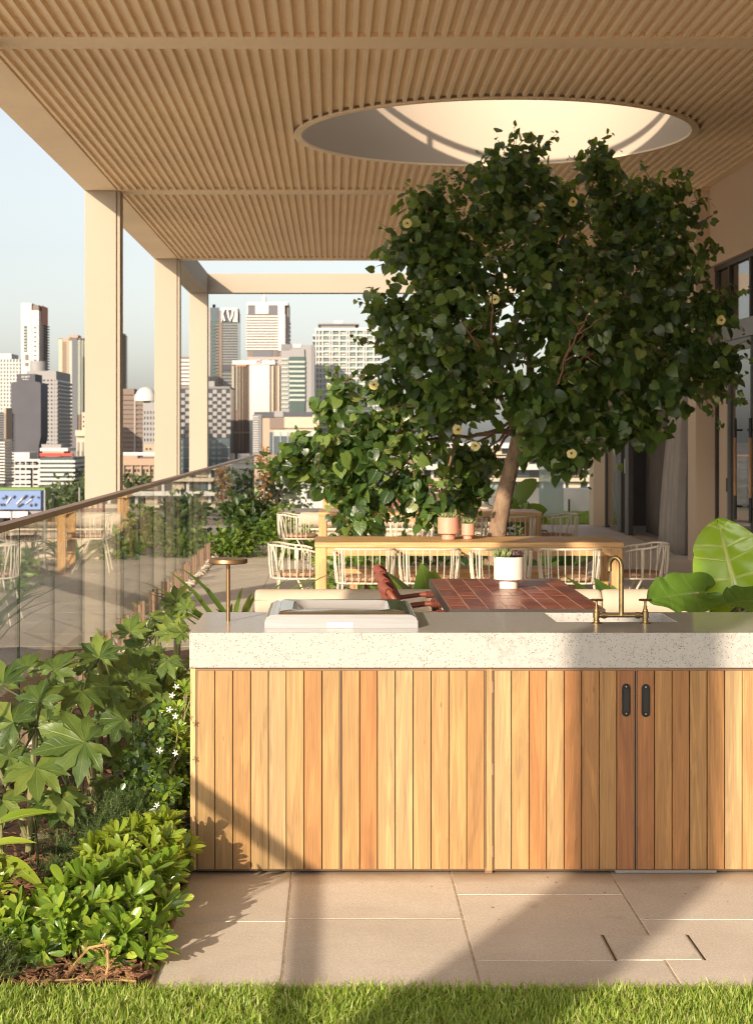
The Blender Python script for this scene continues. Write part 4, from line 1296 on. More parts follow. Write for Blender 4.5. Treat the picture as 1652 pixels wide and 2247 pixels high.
# ================================================================== CREAM SOFA behind the tiled table
def sofa(name, label, x0, x1, y, z_top, splits, dia, cushion=True):
    t = thing(name, label, 'sofa', ((x0+x1)/2, y, 0))
    b = MB(); b.box(x0+.03, y-.02, 0, x1-.03, y+.34, z_top-dia-.02); o = b.build('base', CREAMBASE, t); bevel(o, .01, 2)
    b = MB(); b.box(x0+.03, y-.62, 0, x1-.03, y-.021, z_top-dia-.13); o = b.build('seat_block', CREAMBASE, t); bevel(o, .01, 2)
    xs = [x0]+splits+[x1]
    for a, c in zip(xs[:-1], xs[1:]):
        r = dia/2
        n = 24
        prof = []
        pts = [(a+.003, y+.1, 0), (a+.010, y+.1, 0), (a+.03, y+.1, 0), (a+.06, y+.1, 0), (c-.06, y+.1, 0), (c-.03, y+.1, 0), (c-.010, y+.1, 0), (c-.003, y+.1, 0)]
        rs = [r*.80, r*.93, r*.99, r, r, r*.99, r*.93, r*.80]
        b = MB(); b.tube([(p[0], p[1], z_top-r) for p in pts], rs, 28)
        bo = b.build('bolster', CREAMFAB, t, smooth=True, angle=50)
        if cushion:
            b = MB(); b.box(a+.01, y-.60, z_top-dia-.129, c-.01, y-.03, z_top-dia-.04); o = b.build('seat_cushion', CREAMFAB, t); bevel(o, .03, 3)
    return t
sofa('cream_sofa', 'low cream sofa with long round bolsters behind the tiled table', -.553, 2.72, 12.35, .575, [1.9], .20)
sofa('cream_sofa', 'distant low cream sofa with bolsters beyond the farther timber table', -.45, 2.35, 24.0, .60, [1.0], .20)

# ================================================================== TIMBER TABLES AND WIRE CHAIRS
def timber_table(label):
    t = thing('timber_table', label, 'table', (0,0,0), 'long timber dining tables')
    L, W, h = 2.66, .90, .74
    # local origin: centre of the front (camera side) edge, depth +Y
    nb = 5
    for k in range(nb):
        y0 = .06 + (W-.12)*k/nb; y1 = .06 + (W-.12)*(k+1)/nb
        b = MB(); b.box(-L/2+.12, y0+.0012, h-.03, L/2-.12, y1-.0012, h-.0005*(k % 2)); b.build('top_board', OAKX, t, local=True)
    for s in (-1, 1):
        b = MB(); b.box(s*L/2, .0605, h-.03, s*(L/2-.1195), W-.0605, h-.0002); b.build('end_board', OAKZ, t, local=True)
    for y0, y1 in ((0, .06), (W-.06, W)):
        b = MB(); b.box(-L/2, y0, h-.045, L/2, y1, h); o = b.build('edge_board', OAKX, t, local=True); bevel(o, .004, 2)
    for y0 in (.012, W-.042):
        b = MB(); b.box(-L/2+.105, y0, h-.115, L/2-.105, y0+.03, h-.0455); b.build('apron', OAKX, t, local=True)
    for sx in (-1, 1):
        for y0 in (.005, W-.105):
            b = MB(); b.box(sx*(L/2-.004), y0, 0, sx*(L/2-.104), y0+.10, h-.0455); o = b.build('leg', OAKZ, t, local=True); bevel(o, .012, 3)
    return t
tt = timber_table('nearer long timber dining table with pink pots on it')
tt.location = (1.175, 15.12, 0)
t2 = copy_tree(tt, (1.16, 20.9, 0), 0, 'farther long timber dining table behind the tree trunk')

def wire_chair():
    t = thing('wire_chair', 'x', 'chair', (0,0,0), 'cream wire dining chairs')
    # local: faces +Y (back towards -Y); origin at the floor under the seat
    W, sh, bh = .53, .43, .70
    sg = lambda v: math.copysign(abs(v)**.62, v)
    def hoop(a, z, k=1.0):
        # a: -1..1 along the wrap-around rail
        ang = a*R(108)
        rx, ry = W/2*k, .27*k
        return Vector((rx*sg(math.sin(ang)), -ry*sg(math.cos(ang)), z))
    dense = [hoop(q, 0) for q in np.linspace(-1, 1, 401)]
    cum = [0.0]
    for q0, q1 in zip(dense[:-1], dense[1:]): cum.append(cum[-1] + (q1-q0).length)
    def even(n, margin):
        # parameters at equal spacing along the rail
        return [float(np.interp(cum[-1]*(margin + (1-2*margin)*i/(n-1)), cum, np.linspace(-1, 1, 401))) for i in range(n)]
    pts = []
    for s in even(41, 0):
        pts.append(hoop(s, bh - .085*max(0, abs(s)-.55)**1.4 * 2.0))
    ring = []
    for k in range(40):
        a = 2*math.pi*k/40; ring.append((.245*sg(math.cos(a)), .235*sg(math.sin(a)), sh-.02))
    b = MB(); b.tube(pts, .0095, 8); b.build('top_rail', CREAMMET, t, smooth=True, local=True)
    b = MB(); b.tube(ring, .008, 8, closed=True); b.build('seat_ring', CREAMMET, t, smooth=True, local=True)
    for s in even(19, .03):
        p = hoop(s, bh - .085*max(0, abs(s)-.55)**1.4*2.0)
        q = hoop(s, sh-.02, .925)
        b = MB(); b.tube([p, p.lerp(q, .5)+Vector((p.x,p.y,0))*.02, q], .0043, 6); b.build('spindle', CREAMMET, t, smooth=True, local=True)
    for sx in (-1, 1):
        b = MB(); b.tube([pts[5 if sx < 0 else -6], (sx*.225, -.02, sh-.02), (sx*.25, .20, 0)], .010, 8); b.build('leg', CREAMMET, t, smooth=True, local=True)
        b = MB(); b.tube([pts[13 if sx < 0 else -14], (sx*.19, -.17, sh-.02), (sx*.235, -.25, 0)], .010, 8); b.build('leg', CREAMMET, t, smooth=True, local=True)
    b = MB(); b.lathe([(.001,sh-.012), (.20,sh-.012), (.222,sh+.002), (.225,sh+.014), (.215,sh+.026), (.15,sh+.034), (.001,sh+.036)], (0,0,0), 32); b.build('seat_cushion', TANFAB, t, smooth=True, local=True)
    return t
wc = wire_chair()
first = [True]
def put(x, y, rz, lab):
    if first[0]:
        wc.location = (x, y, 0); wc.rotation_euler = (0,0,rz); wc['label'] = lab; first[0] = False
        return wc
    return copy_tree(wc, (x, y, 0), rz, lab)
XC = lambda x, Y: (x-VPX)/FPX*Y
ordn = ['first', 'second', 'third', 'fourth']
for k, xx in enumerate((801, 944, 1103, 1255)):
    put(XC(xx, 14.85), 15.06, random.uniform(-.03,.03), f'cream wire chair tucked under the nearer timber table, {ordn[k]} from its glass side end')
put(-.30, 15.56, R(-90)+.05, 'cream wire chair at the glass side end of the nearer timber table')
put(2.70, 15.56, R(90)-.08, 'cream wire chair at the building side end of the nearer timber table')
for k, xx in enumerate((789, 905, 1022, 1128)):
    put(XC(xx, 20.7), 20.86, random.uniform(-.03,.03), f'cream wire chair tucked under the farther timber table, {ordn[k]} from its glass side end')
put(-.40, 21.35, R(-90)-.05, 'cream wire chair at the glass side end of the farther timber table')
put(2.70, 21.35, R(90)+.06, 'cream wire chair at the building side end of the farther timber table')
# low timber bench on the far side of the near table
t = thing('timber_bench', 'low timber bench on the far side of the nearer dining table', 'bench', (1.2, 16.4, 0))
for k in range(3):
    b = MB(); b.box(.05, 16.18+k*.14, .385, 2.35, 16.31+k*.14, .43); o = b.build('seat_board', OAKX, t); bevel(o, .004, 1)
b = MB(); b.box(.07, 16.19, .30, 2.33, 16.22, .384); b.build('apron', OAKX, t)
for x in (.15, 2.2):
    b = MB(); b.box(x, 16.23, 0, x+.08, 16.57, .384); b.build('leg', OAKZ, t)

# pink pots on the near table
t = pot('succulent_pot', 'larger pink pedestal pot with green succulents on the nearer timber table', 'plant pot', XC(983.5, 15.55), 15.55, .742, .094, .145, .058, .050, PINKPOT)
for dx, dy in ((-.035,-.02), (.04,.0), (0,.04)):
    succulent(t, (XC(983.5,15.55)+dx, 15.55+dy, .742+.18), .085, 9, SUCC, up=.8, wide=.16, rings=4, zscale=1.2)
t = pot('succulent_pot', 'smaller pink pedestal pot with spiky succulents on the nearer timber table', 'plant pot', XC(1026, 15.6), 15.60, .742, .062, .105, .040, .032, PINKPOT)
succulent(t, (XC(1026,15.6)-.015, 15.60, .742+.13), .085, 9, SUCC, up=.85, wide=.14, rings=4, zscale=1.3)
succulent(t, (XC(1026,15.6)+.03, 15.57, .742+.13), .07, 8, SUCC, up=.85, wide=.14, rings=3, zscale=1.3)

# far setting: red slatted benches, table with mauve pots
t = thing('timber_table', 'most distant pale timber table carrying the mauve pots', 'table', (.8, 27.2, 0))
b = MB(); b.box(-.2, 26.9, .69, 2.1, 27.6, .74); b.build('table_top', OAKX, t)
for x in (-.15, 1.95):
    b = MB(); b.box(x, 26.95, 0, x+.1, 27.05, .689); b.build('leg', OAKZ, t)
    b = MB(); b.box(x, 27.45, 0, x+.1, 27.55, .689); b.build('leg', OAKZ, t)
for k, (x, lab) in enumerate(((.36, 'oxblood slatted bench at the far table, nearer the glass'), (1.02, 'oxblood slatted bench at the far table, nearer the mauve pots'))):
    t = thing('slatted_bench', lab, 'bench', (x, 26.5, 0), 'oxblood slatted benches')
    b = MB(); b.box(x-.30, 26.30, .40, x+.30, 26.72, .44); b.build('seat', REDSLAT, t)
    b = MB(); b.box(x-.31, 26.26, .84, x+.31, 26.30, .90); b.build('top_rail', REDSLAT, t)
    b = MB(); b.box(x-.31, 26.26, .46, x+.31, 26.29, .50); b.build('lower_rail', REDSLAT, t)
    for q in range(8):
        xx = x-.28+.56*q/7
        b = MB(); b.box(xx-.016, 26.262, .501, xx+.016, 26.288, .839); b.build('slat', REDSLAT, t)
    for xx in (x-.28, x+.24):
        for yy in (26.3, 26.67):
            b = MB(); b.box(xx, yy, 0, xx+.04, yy+.04, .399); b.build('leg', REDSLAT, t)
for (px, r, lab) in ((912, .16, 'larger mauve pot with succulents on the distant table'), (944, .10, 'smaller mauve pot with succulents on the distant table')):
    Yp = 27.1
    x = XC(px, Yp)
    t = pot('succulent_pot', lab, 'plant pot', x, Yp, .742, r, r*1.25, r*.65, r*.3, MAUVEPOT)
    for q in range(3):
        succulent(t, (x+random.uniform(-.5,.5)*r, Yp-.03, .742+r*1.52), r*.7, 8, SUCC, up=.8, wide=.18, rings=3, zscale=1.3)
# stubby far bolster
t = thing('bolster_cushion', 'cream round bolster cushion leaning on the distant lounge', 'cushion', P(985, 1100, 30))
b = MB(); p0 = P(968, 1093, 30.5); p1 = P(1040, 1112, 29.2)
b.tube([p0, p0.lerp(p1,.04), p0.lerp(p1,.96), p1], [.10,.115,.115,.10], 16); b.build('cushion_body', CREAMFAB, t, smooth=True)
b = MB(); b.box(1.72, 29.0, 0, 2.65, 30.6, .46); o = b.build('distant_lounge', CREAMBASE); bevel(o, .02, 2); tag(o, 'distant low cream lounge block behind the farther timber table', 'lounge')
# bollard lights and white planter wall at the far lawn
b = MB(); b.box(3.2, 37.0, -.021, 9.0, 37.4, .52); o = b.build('planter_wall', WHITEWALL); tag(o, 'bright white planter wall behind the far lawn', 'wall')
for k, x in enumerate((3.4, 4.95, 5.50)):
    b = MB(); b.tube([(x, 36.8, -.02), (x, 36.8, .30)], .02, 10); o = b.build('bollard', BLACK, smooth=True)
    tag(o, ['thin black bollard hidden towards the broad far leaves', 'thin black bollard on the far lawn, nearer the glass screen', 'thin black bollard on the far lawn, nearer the sand column'][k], 'bollard', 'black bollards on the far lawn')
GSCR = glassmat('frosted_screen', tint=(.75,.82,.80), f0=.06, body=(.55,.62,.60), bodyfac=.45)
b = MB(); b.box(XC(1182, 34.5), 34.5, -.02, XC(1236, 34.5), 34.52, 1.75); o = b.build('glass_screen', GSCR); tag(o, 'pale frosted glass screen standing before the far lawn', 'screen')
# ================================================================== LEAF TEMPLATES
def blade_leaf(rows, widths, zc=None, fold=.25, lift=0.0, ys=None):
    v = []; uv = []; f = []
    n = len(rows)
    for i, (t, w) in enumerate(zip(rows, widths)):
        z = zc(t) if zc else 0
        v += [(-w, (ys[i] if ys else t), z + fold*w), (0, t, z), (w, (ys[i] if ys else t), z + fold*w)]
        uv += [(t, -1), (t, 0), (t, 1)]
    for i in range(n-1):
        a = i*3; c = a+3
        f += [(a, a+1, c+1, c), (a+1, a+2, c+2, c+1)]
    return Leaf(v, f, uv)
heart = [blade_leaf([0,.12,.34,.58,.80,1.0], [.20,.44,.49,.40,.20,.004], lambda t: -.16*t*t, fl, ys=[-.10,.02,.30,.56,.79,1.0]) for fl in (.22, -.12, .05)]
pit = [blade_leaf([0,.25,.5,.72,.9,1.0], [.022,.07,.125,.155,.125,.03], lambda t: c*t*t, .28) for c in (-.14, .10, -.30)]
oval = [blade_leaf([0,.3,.65,1.0], [.06,.26,.27,.02], lambda t: -.15*t*t, .3)]
lance = [blade_leaf([0,.15,.4,.65,.85,1.0], [.02,.085,.12,.10,.05,.003], lambda t: c*t*t, .35) for c in (-.25, -.5)]
strapl = [blade_leaf([0,.2,.45,.7,.88,1.0], [.022,.03,.033,.027,.016,.002], lambda t: -.55*t**2.2, .5)]
roundl = [blade_leaf([0,.25,.6,.88,1.0], [.10,.30,.38,.24,.05], lambda t: -.05*t, .2)]

def palmate(nl=9, spread=140, seed=0, droop=.22):
    rs = random.Random(seed)
    v = []; uv = []; f = []
    half = spread/(nl-1)
    tanh = math.tan(R(half))
    for i in range(nl):
        q = (i-(nl-1)/2)/((nl-1)/2)
        ang = R(q*spread)
        L = (1.0 - .42*abs(q)**1.5) * rs.uniform(.93, 1.05)
        ss = [0,.12,.24,.34,.43,.52,.61,.70,.79,.88,.95,1.0]
        ww = []
        for s in ss:
            if s <= .34: w = s*L*tanh*1.04
            else:
                peak = .34*L*tanh*1.04
                e = (s-.34)/.66
                w = peak*(1+1.25*math.sin(min(1,e*2.3)*math.pi/2))*(1-e**1.45)
            ww.append(w)
        b0 = len(v)
        dn = rs.uniform(.3,1.7); tw_ = rs.uniform(-.22,.22)
        for k, (s, w) in enumerate(zip(ss, ww)):
            ser = (1 + (.10 if k % 2 else -.06)) if s > .5 and s < 1 else 1
            for e in (-1, 0, 1):
                x = e*w*ser; yy = s*L
                X = x*math.cos(ang)+yy*math.sin(ang); Y = -x*math.sin(ang)+yy*math.cos(ang)
                r2 = X*X+Y*Y
                z = -droop*dn*r2 + (.30*w if e else 0) + e*tw_*s*w*2 + (.022*math.sin(11*s+i*2+e) if e and s > .2 else 0)
                v.append((X, Y, z)); uv.append((s, e))
        for k in range(len(ss)-1):
            a = b0+k*3; c = a+3
            f += [(a, a+1, c+1, c), (a+1, a+2, c+2, c+1)]
    return Leaf(v, f, uv)
palm = [palmate(9, 142, 1, .20), palmate(8, 130, 2, .34), palmate(9, 136, 3, .10)]

# ================================================================== THE TREE
TB = Vector((1.66, 18.2, 0))
tree = thing('hibiscus_tree', 'large leafy cottonwood tree with yellow flowers reaching into the round opening', 'tree', TB)
tp = [P(1086,1262,18.2), P(1086,1200,18.2), P(1094,1150,18.2), P(1104,1095,18.2), P(1117,1040,18.2), P(1128,1000,18.2), P(1138,955,18.2), P(1146,915,18.25)]
tp[0].z = -.02
trs = [.125,.112,.092,.088,.080,.078,.074,.062]
b = MB(); b.tube(tp, trs, 16); b.build('trunk', BARK, tree, smooth=True, angle=80)
# pruned knots
for (px, py, r) in ((1094,1166,.034), (1110,1085,.024), (1120,1050,.022), (1134,985,.018)):
    p = P(px, py, 18.2); p.y -= .085
    b = MB(); ring = [p+Vector((r*math.cos(2*math.pi*k/14), 0, r*math.sin(2*math.pi*k/14)*.8)) for k in range(14)]
    b.tube(ring, r*.32, 6, closed=True); b.build('pruned_knot', BARK, tree, smooth=True)
LOBES = [ # px, py, rx, ry, dY, depth radius, weight
 (1120,372,82,66,-.2,.9,1.0), (1090,455,100,75,-.4,1.0,1.0), (1200,455,70,75,-.1,.9,.9), (1310,375,40,45,.0,.5,.5), (1350,465,62,78,.2,.8,.85), (1450,450,88,75,.3,1.0,1.0),
 (930,462,48,46,-.3,.6,.6), (985,520,85,62,-.4,.9,.9), (905,560,55,40,-.4,.7,.6), (1010,615,130,75,-.6,1.1,1.5), (1180,570,120,95,-.6,1.2,1.5), (1330,575,95,85,-.3,1.1,1.1), (1470,545,85,85,.0,1.0,1.1),
 (1225,690,170,110,-.8,1.4,2.2), (1420,655,110,95,-.4,1.2,1.3), (1560,670,42,34,-.2,.6,.45), (1510,745,90,55,-.3,.9,.9), (930,690,95,75,-.6,1.0,1.1), (860,680,52,40,-.5,.6,.5),
 (1030,770,150,95,-.8,1.3,1.8), (1330,790,160,95,-.7,1.3,1.8), (1470,835,115,62,-.4,1.0,1.0), (1565,800,45,42,-.2,.6,.45), (890,785,78,66,-.7,.7,.62), (845,858,56,38,-.7,.5,.30),
 (1180,850,130,75,-.9,1.2,1.4), (1380,920,95,55,-.5,.9,.9), (1240,920,90,50,-.7,.9,.8), (1255,985,48,38,-.6,.5,.4), (1180,975,22,28,-.4,.4,.2),
 (960,880,110,65,-.8,1.0,1.1), (790,930,68,40,-.8,.5,.36), (720,985,70,36,-.9,.5,.45), (645,1012,50,28,-.9,.35,.32), (800,1010,82,42,-.9,.5,.42), (880,960,78,45,-.7,.5,.38), (735,1072,50,28,-.9,.35,.26), (820,1085,60,30,-.9,.4,.36),
 (790,1140,55,25,-.9,.4,.3), (900,1065,55,35,-.8,.5,.35), (1045,1020,42,48,.45,.5,.45), (1030,1075,38,45,.5,.4,.35), (1000,1010,25,30,.4,.4,.2), (735,880,32,38,-.8,.4,.22), (950,1120,40,22,-.8,.3,.18)]
TY0 = 18.2
tw = sum(l[6] for l in LOBES)
NLEAF = 12500
mats_l = []
centers = []
for (px, py, rx, ry, dy, dr, w) in LOBES:
    Y = TY0 + dy
    c = P(px, py, Y); sx = .95*rx/FPX*Y; sz = .93*ry/FPX*Y; sy = min(dr, max(sx, sz)*1.15)
    centers.append((c, sx, sy, sz, w))
def in_other(p):
    return False
for (c, sx, sy, sz, w) in centers:
    n = int(NLEAF*w/tw)
    # leaves gather in sprays, each spray a twig end with a handful of leaves
    k = 0
    while k < n:
        u = Vector(rng.normal(size=3)); u.normalize()
        rad = (rng.random()**.55)
        s0 = c + Vector((u.x*sx*rad, u.y*sy*rad, u.z*sz*rad))
        if u.y > .35 and rng.random() < .45: continue
        out = (Vector((u.x, u.y, u.z*.6)) + Vector(rng.normal(size=3))*.35).normalized()
        if rng.random() < .16: s0 = c + (s0-c)*.45
        for q in range(int(rng.integers(7, 15))):
            p = s0 + Vector(rng.normal(size=3))*.078
            if p.z > HC+.35 or p.x > 4.66: continue
            d = (out*.55 + Vector((0,0,-.62)) + Vector(rng.normal(size=3))*.42)
            nn = (out*.8 + Vector((0,-.35,.45)) + Vector(rng.normal(size=3))*.5)
            s = float(rng.uniform(.055,.135))*(1.12 if p.z < 2.6 else .95)
            mats_l.append(frame_mat(p, d, nn, s)); k += 1
shoots = []
for (c, sx, sy, sz, w) in centers:
    for k in range(int(3 + 5*w)):
        u = Vector(rng.normal(size=3)); u.normalize()
        if u.y > .2: u.y = -u.y
        if u.z < -.25 and rng.random() < .6: u.z = -u.z
        a = c + Vector((u.x*sx, u.y*sy, u.z*sz))*.8
        ln = float(rng.uniform(.16,.42))
        d0 = (Vector((u.x, u.y*.5, u.z)) + Vector((0,0,.35)) + Vector(rng.normal(size=3))*.3).normalized()
        e = a + d0*ln + Vector((0,0,-.25*ln))
        if e.z > HC-.03 and (Vector((e.x-OCX, e.y-OCY))).length > OCR-.1: continue
        if e.x > 4.6: continue
        shoots.append((a, e))
        n_ = int(ln/.030)
        for q in range(n_):
            t_ = (q+1)/n_
            p = a.lerp(e, t_) + Vector(rng.normal(size=3))*.02
            d = Vector(rng.normal(size=3))*.7 + d0*.5 + Vector((0,0,-.4))
            mats_l.append(frame_mat(p, d, Vector((0,-.5,.6))+Vector(rng.normal(size=3))*.5, float(rng.uniform(.045,.10))*(1.15-.5*t_)))
leaf_parts(tree, heart, mats_l, HIB, 300, 'leaf', 'crown')
b = MB()
for a, e in shoots: b.tube([a, a.lerp(e,.5)+Vector((0,0,.02)), e], [.006,.004,.002], 5, cap=False)
o = b.build('shoots', TWIG, tree, smooth=True); o['kind'] = 'stuff'
# limbs and twigs
def limb(a, c, r0, r1, sag=.0, m=TWIG, nm='branch', wob=.06):
    pts = []
    n = 7
    a, c = Vector(a), Vector(c)
    for i in range(n):
        t = i/(n-1)
        p = a.lerp(c, t) + Vector((0,0,sag*math.sin(math.pi*t)))
        if 0 < i < n-1: p += Vector(rng.normal(size=3))*wob*(a-c).length*.25
        pts.append(p)
    b = MB(); b.tube(pts, list(np.linspace(r0, r1, n)), 8)
    return b.build(nm, m, tree, smooth=True)
fork = tp[-1]
main = [P(1060,820,17.8), P(1215,800,17.9), P(1180,640,17.9), P(1330,690,18.2), P(1420,820,18.1)]
for q in main: limb(tp[-1] if q.z > 2.3 else tp[-2], q, .050, .024, .05, BARK)
limb(tp[-2], P(1030,960,17.8), .036, .018, .05, BARK); limb(P(1030,960,17.8), P(800,1000,17.4), .018, .008, .04)
for (c, sx, sy, sz, w) in centers:
    a = min([fork]+main, key=lambda p: (p-c).length)
    limb(a, c, .020, .007, .03)
    for q in range(3):
        u = Vector(rng.normal(size=3)); u.normalize()
        limb(c, c+Vector((u.x*sx*.8, u.y*sy*.8, u.z*sz*.8)), .007, .003, .0, nm='twig')
for a, c in (((1245,690),(1280,735)), ((1250,745),(1225,840)), ((1270,790),(1300,775)), ((1300,668),(1235,800)), ((1010,700),(1050,760)), ((1080,650),(1078,735))):
    limb(P(*a, 16.5), P(*c, 16.75), .006, .011, .0, TWIG, 'twig', .05); limb(P(*c, 16.75), P((c[0]*.6+1140*.4), (c[1]*.6+900*.4), 17.9), .011, .016, .0, TWIG, 'twig', .05); limb(P(*c, 16.75).lerp(P(*a, 16.5), .5), P(a[0]+45, a[1]+12, 16.5), .006, .003, .0, TWIG, 'twig', .05)
# flowers
petal = blade_leaf([0,.25,.55,.85,1.0], [.10,.38,.58,.50,.22], lambda t: .30*t*t, .12)
for (px, py) in ((1255,443),(893,490),(1085,657),(820,846),(1003,943),(1043,980),(1254,996),(1580,702),(1188,455)):
    base = P(px, py, 16.85 if py > 600 else 17.3)
    ms = []
    fd_ = Vector((random.uniform(-.4,.4), -1, random.uniform(-.2,.5))).normalized()
    u = fd_.orthogonal().normalized(); w = fd_.cross(u)
    for k in range(5):
        a = 2*math.pi*k/5
        d = u*math.cos(a)+w*math.sin(a)+fd_*.55
        ms.append(np.array(frame_mat(base, d+Vector(rng.normal(size=3))*.18, -fd_, .047)))
    o = link('flower', petal.scatter('flower', ms, FLOW), tree)
    b = MB(); b.lathe([(.001,0),(.011,.004),(.012,.010),(.001,.016)], (0,0,0), 8, cap=False); q_ = b.build('flower_eye', REDSLAT, tree, smooth=True); q_.matrix_basis = Matrix.Translation(base+fd_*.012) @ fd_.to_track_quat('Z','Y').to_matrix().to_4x4()

# slender second tree further back
st = thing('slender_tree', 'slender young tree with sparse leaves standing behind the farther table', 'tree', (P(905, 1085, 26).x, 26, 0))
b = MB(); b.tube([P(903,1200,26), P(905,1060,26), P(905,985,26), P(900,900,26)], [.05,.045,.035,.02], 10); b.build('trunk', BARK, st, smooth=True)
ms = []
for k in range(420):
    u = Vector(rng.normal(size=3)); u.normalize(); p = P(905, 960, 26) + Vector((u.x*.75, u.y*.6, u.z*.42))*rng.random()**.4
    ms.append(frame_mat(p, Vector((u.x,u.y,-.5)), Vector(rng.normal(size=3))+Vector((0,-.4,.6)), float(rng.uniform(.05,.10))))
leaf_parts(st, oval, ms, SHRD, 60, 'leaf', 'crown')
for q in range(6):
    b = MB(); p = P(905, 985+q*8, 26); b.tube([p, p+Vector((random.uniform(-.5,.5), random.uniform(-.3,.3), random.uniform(.1,.35)))], [.012,.005], 6); b.build('branch', TWIG, st, smooth=True)

# ================================================================== FATSIA
FL = [ # px, py, R px, plant, Y, facing tweak (nx, ny, nz), roll angle of the leaf in its plane
 (187,1629,108,0,6.62,(.12,-.75,.70),100), (30,1585,88,0,6.70,(-.1,-.72,.70),60), (79,1684,90,0,6.55,(0,-.55,.85),190), (132,1750,74,0,6.60,(.1,-.65,.75),200), (88,1540,66,0,6.95,(-.1,-.8,.6),20),
 (179,1517,86,1,7.15,(.15,-.35,.95),140), (239,1507,80,1,7.25,(.1,-.55,.85),120), (272,1580,70,1,7.10,(.2,-.7,.7),95), (218,1443,64,1,7.45,(0,-.75,.65),10), (229,1431,52,1,7.7,(.2,-.6,.7),60),
 (297,1461,60,2,8.0,(.05,-.75,.65),0), (286,1388,52,2,8.5,(-.1,-.75,.65),-10), (377,1392,47,2,8.3,(.2,-.8,.55),10), (334,1353,42,2,8.8,(-.1,-.5,.85),-80), (350,1434,44,2,8.2,(.2,-.5,.8),90), (402,1388,36,2,8.3,(.3,-.6,.7),70),
 (376,1353,44,3,9.2,(-.1,-.7,.7),-60), (387,1319,46,3,9.3,(-.1,-.8,.6),-20), (408,1335,32,3,9.2,(.1,-.8,.6),20), (365,1330,30,3,9.4,(0,-.7,.7),-50),
 (8,1500,74,0,7.1,(-.2,-.7,.7),30), (120,1470,58,1,7.6,(-.2,-.7,.7),-30), (60,1468,50,1,7.8,(-.2,-.8,.6),0), (330,1500,48,2,7.8,(.2,-.6,.8),120), (20,1660,70,0,6.95,(-.2,-.6,.8),200), (150,1580,60,1,7.3,(0,-.6,.8),170), (300,1420,44,2,8.5,(-.2,-.6,.8),60), (255,1470,56,1,7.6,(.1,-.6,.7),40), (5,1755,66,0,6.7,(-.3,-.5,.8),230), (190,1470,52,1,7.7,(-.1,-.7,.7),-10), (350,1390,40,2,8.7,(0,-.6,.8),30), (310,1540,46,1,7.4,(.3,-.5,.8),110)]
FB = [((-1.20,6.95),(-1.17,6.93,.52)), ((-1.02,7.62),(-1.0,7.55,.72)), ((-.86,8.6),(-.86,8.55,.70)), ((-.84,9.35),(-.83,9.3,.76))]
FLAB = ['broad palmate leaved shrub nearest the front edge of the bed, pale bare stem', 'broad palmate leaved shrub in the middle of the bed beside the glass', 'broad palmate leaved shrub close to the island corner', 'farthest broad palmate leaved shrub, its tips against the sunlit paving']
fats = []
for i, ((x, y), topp) in enumerate(FB):
    t = thing('fatsia_shrub', FLAB[i], 'shrub', (x, y, .01), 'palmate leaved shrubs in the bed')
    b = MB(); b.tube([(x, y, -.01), (x+.01, y-.01, topp[2]*.5), topp], [.018,.016,.011], 10); b.build('stem', STEM, t, smooth=True)
    for q in range(2):
        a = random.random()*6
        b = MB(); b.tube([(x, y, .05), (x+.08*math.cos(a), y+.08*math.sin(a), topp[2]*.5), (x+.16*math.cos(a), y+.16*math.sin(a), topp[2]*.8)], [.012,.011,.008], 8); b.build('stem', STEM, t, smooth=True)
    fats.append(t)
rf = random.Random(5)
for k in range(46):
    yy = rf.uniform(6.55, 9.2); pi = 0 if yy < 7.2 else 1 if yy < 8.0 else 2 if yy < 8.9 else 3
    hx = rf.uniform(-1.5, -.66 - (.12 if yy < 7.4 else 0)); hz = rf.uniform(.22, .50) if yy < 7.2 else rf.uniform(.30, .72)
    if hx < -1.0: hz = min(hz, .42)
    q_px = VPX + hx/yy*FPX; q_py = VPY - (hz-EYE)/yy*FPX
    FL.append((q_px, q_py, rf.uniform(.085,.135)*FPX/yy, pi, yy, (rf.uniform(-.3,.3), rf.uniform(-.8,-.35), rf.uniform(.5,.95)), rf.uniform(0,360)))
pm = [p.mesh('leaf', FATS) for p in palm]
for k, (px, py, rp, pi, Y, nrm, roll) in enumerate(FL):
    c = P(px, py, Y); c.x = max(-1.60, c.x)
    s = rp/FPX*Y*(1.12 if k < 32 else .95)
    nn = Vector(nrm).normalized()
    a = R(roll)
    # in-plane direction: screen 'up' projected on the leaf plane, turned by roll
    up = Vector((0,0,1)); up = (up - nn*up.dot(nn)).normalized(); rt_ = up.cross(nn)
    d = up*math.cos(a) + rt_*math.sin(a)*-1
    m4 = frame_mat(c, d, nn, s)
    o = bpy.data.objects.new('leaf', pm[k % 3]); COL.objects.link(o); o.parent = fats[pi]
    o.matrix_parent_inverse = WM[fats[pi].name].inverted(); o.matrix_basis = m4
    tp_ = Vector(FB[pi][1]) if k < 32 else Vector((c.x*.75+FB[pi][1][0]*.25, c.y+.12, max(.02, c.z-.28)))
    back = c - d*.02 - nn*.004
    mid = tp_.lerp(back, .55) + Vector((0,0,.05)) - nn*.03
    b = MB(); b.tube([tp_, mid, back], [.0055,.0042,.0036], 7); b.build('leaf_stalk', STALK, fats[pi], smooth=True)

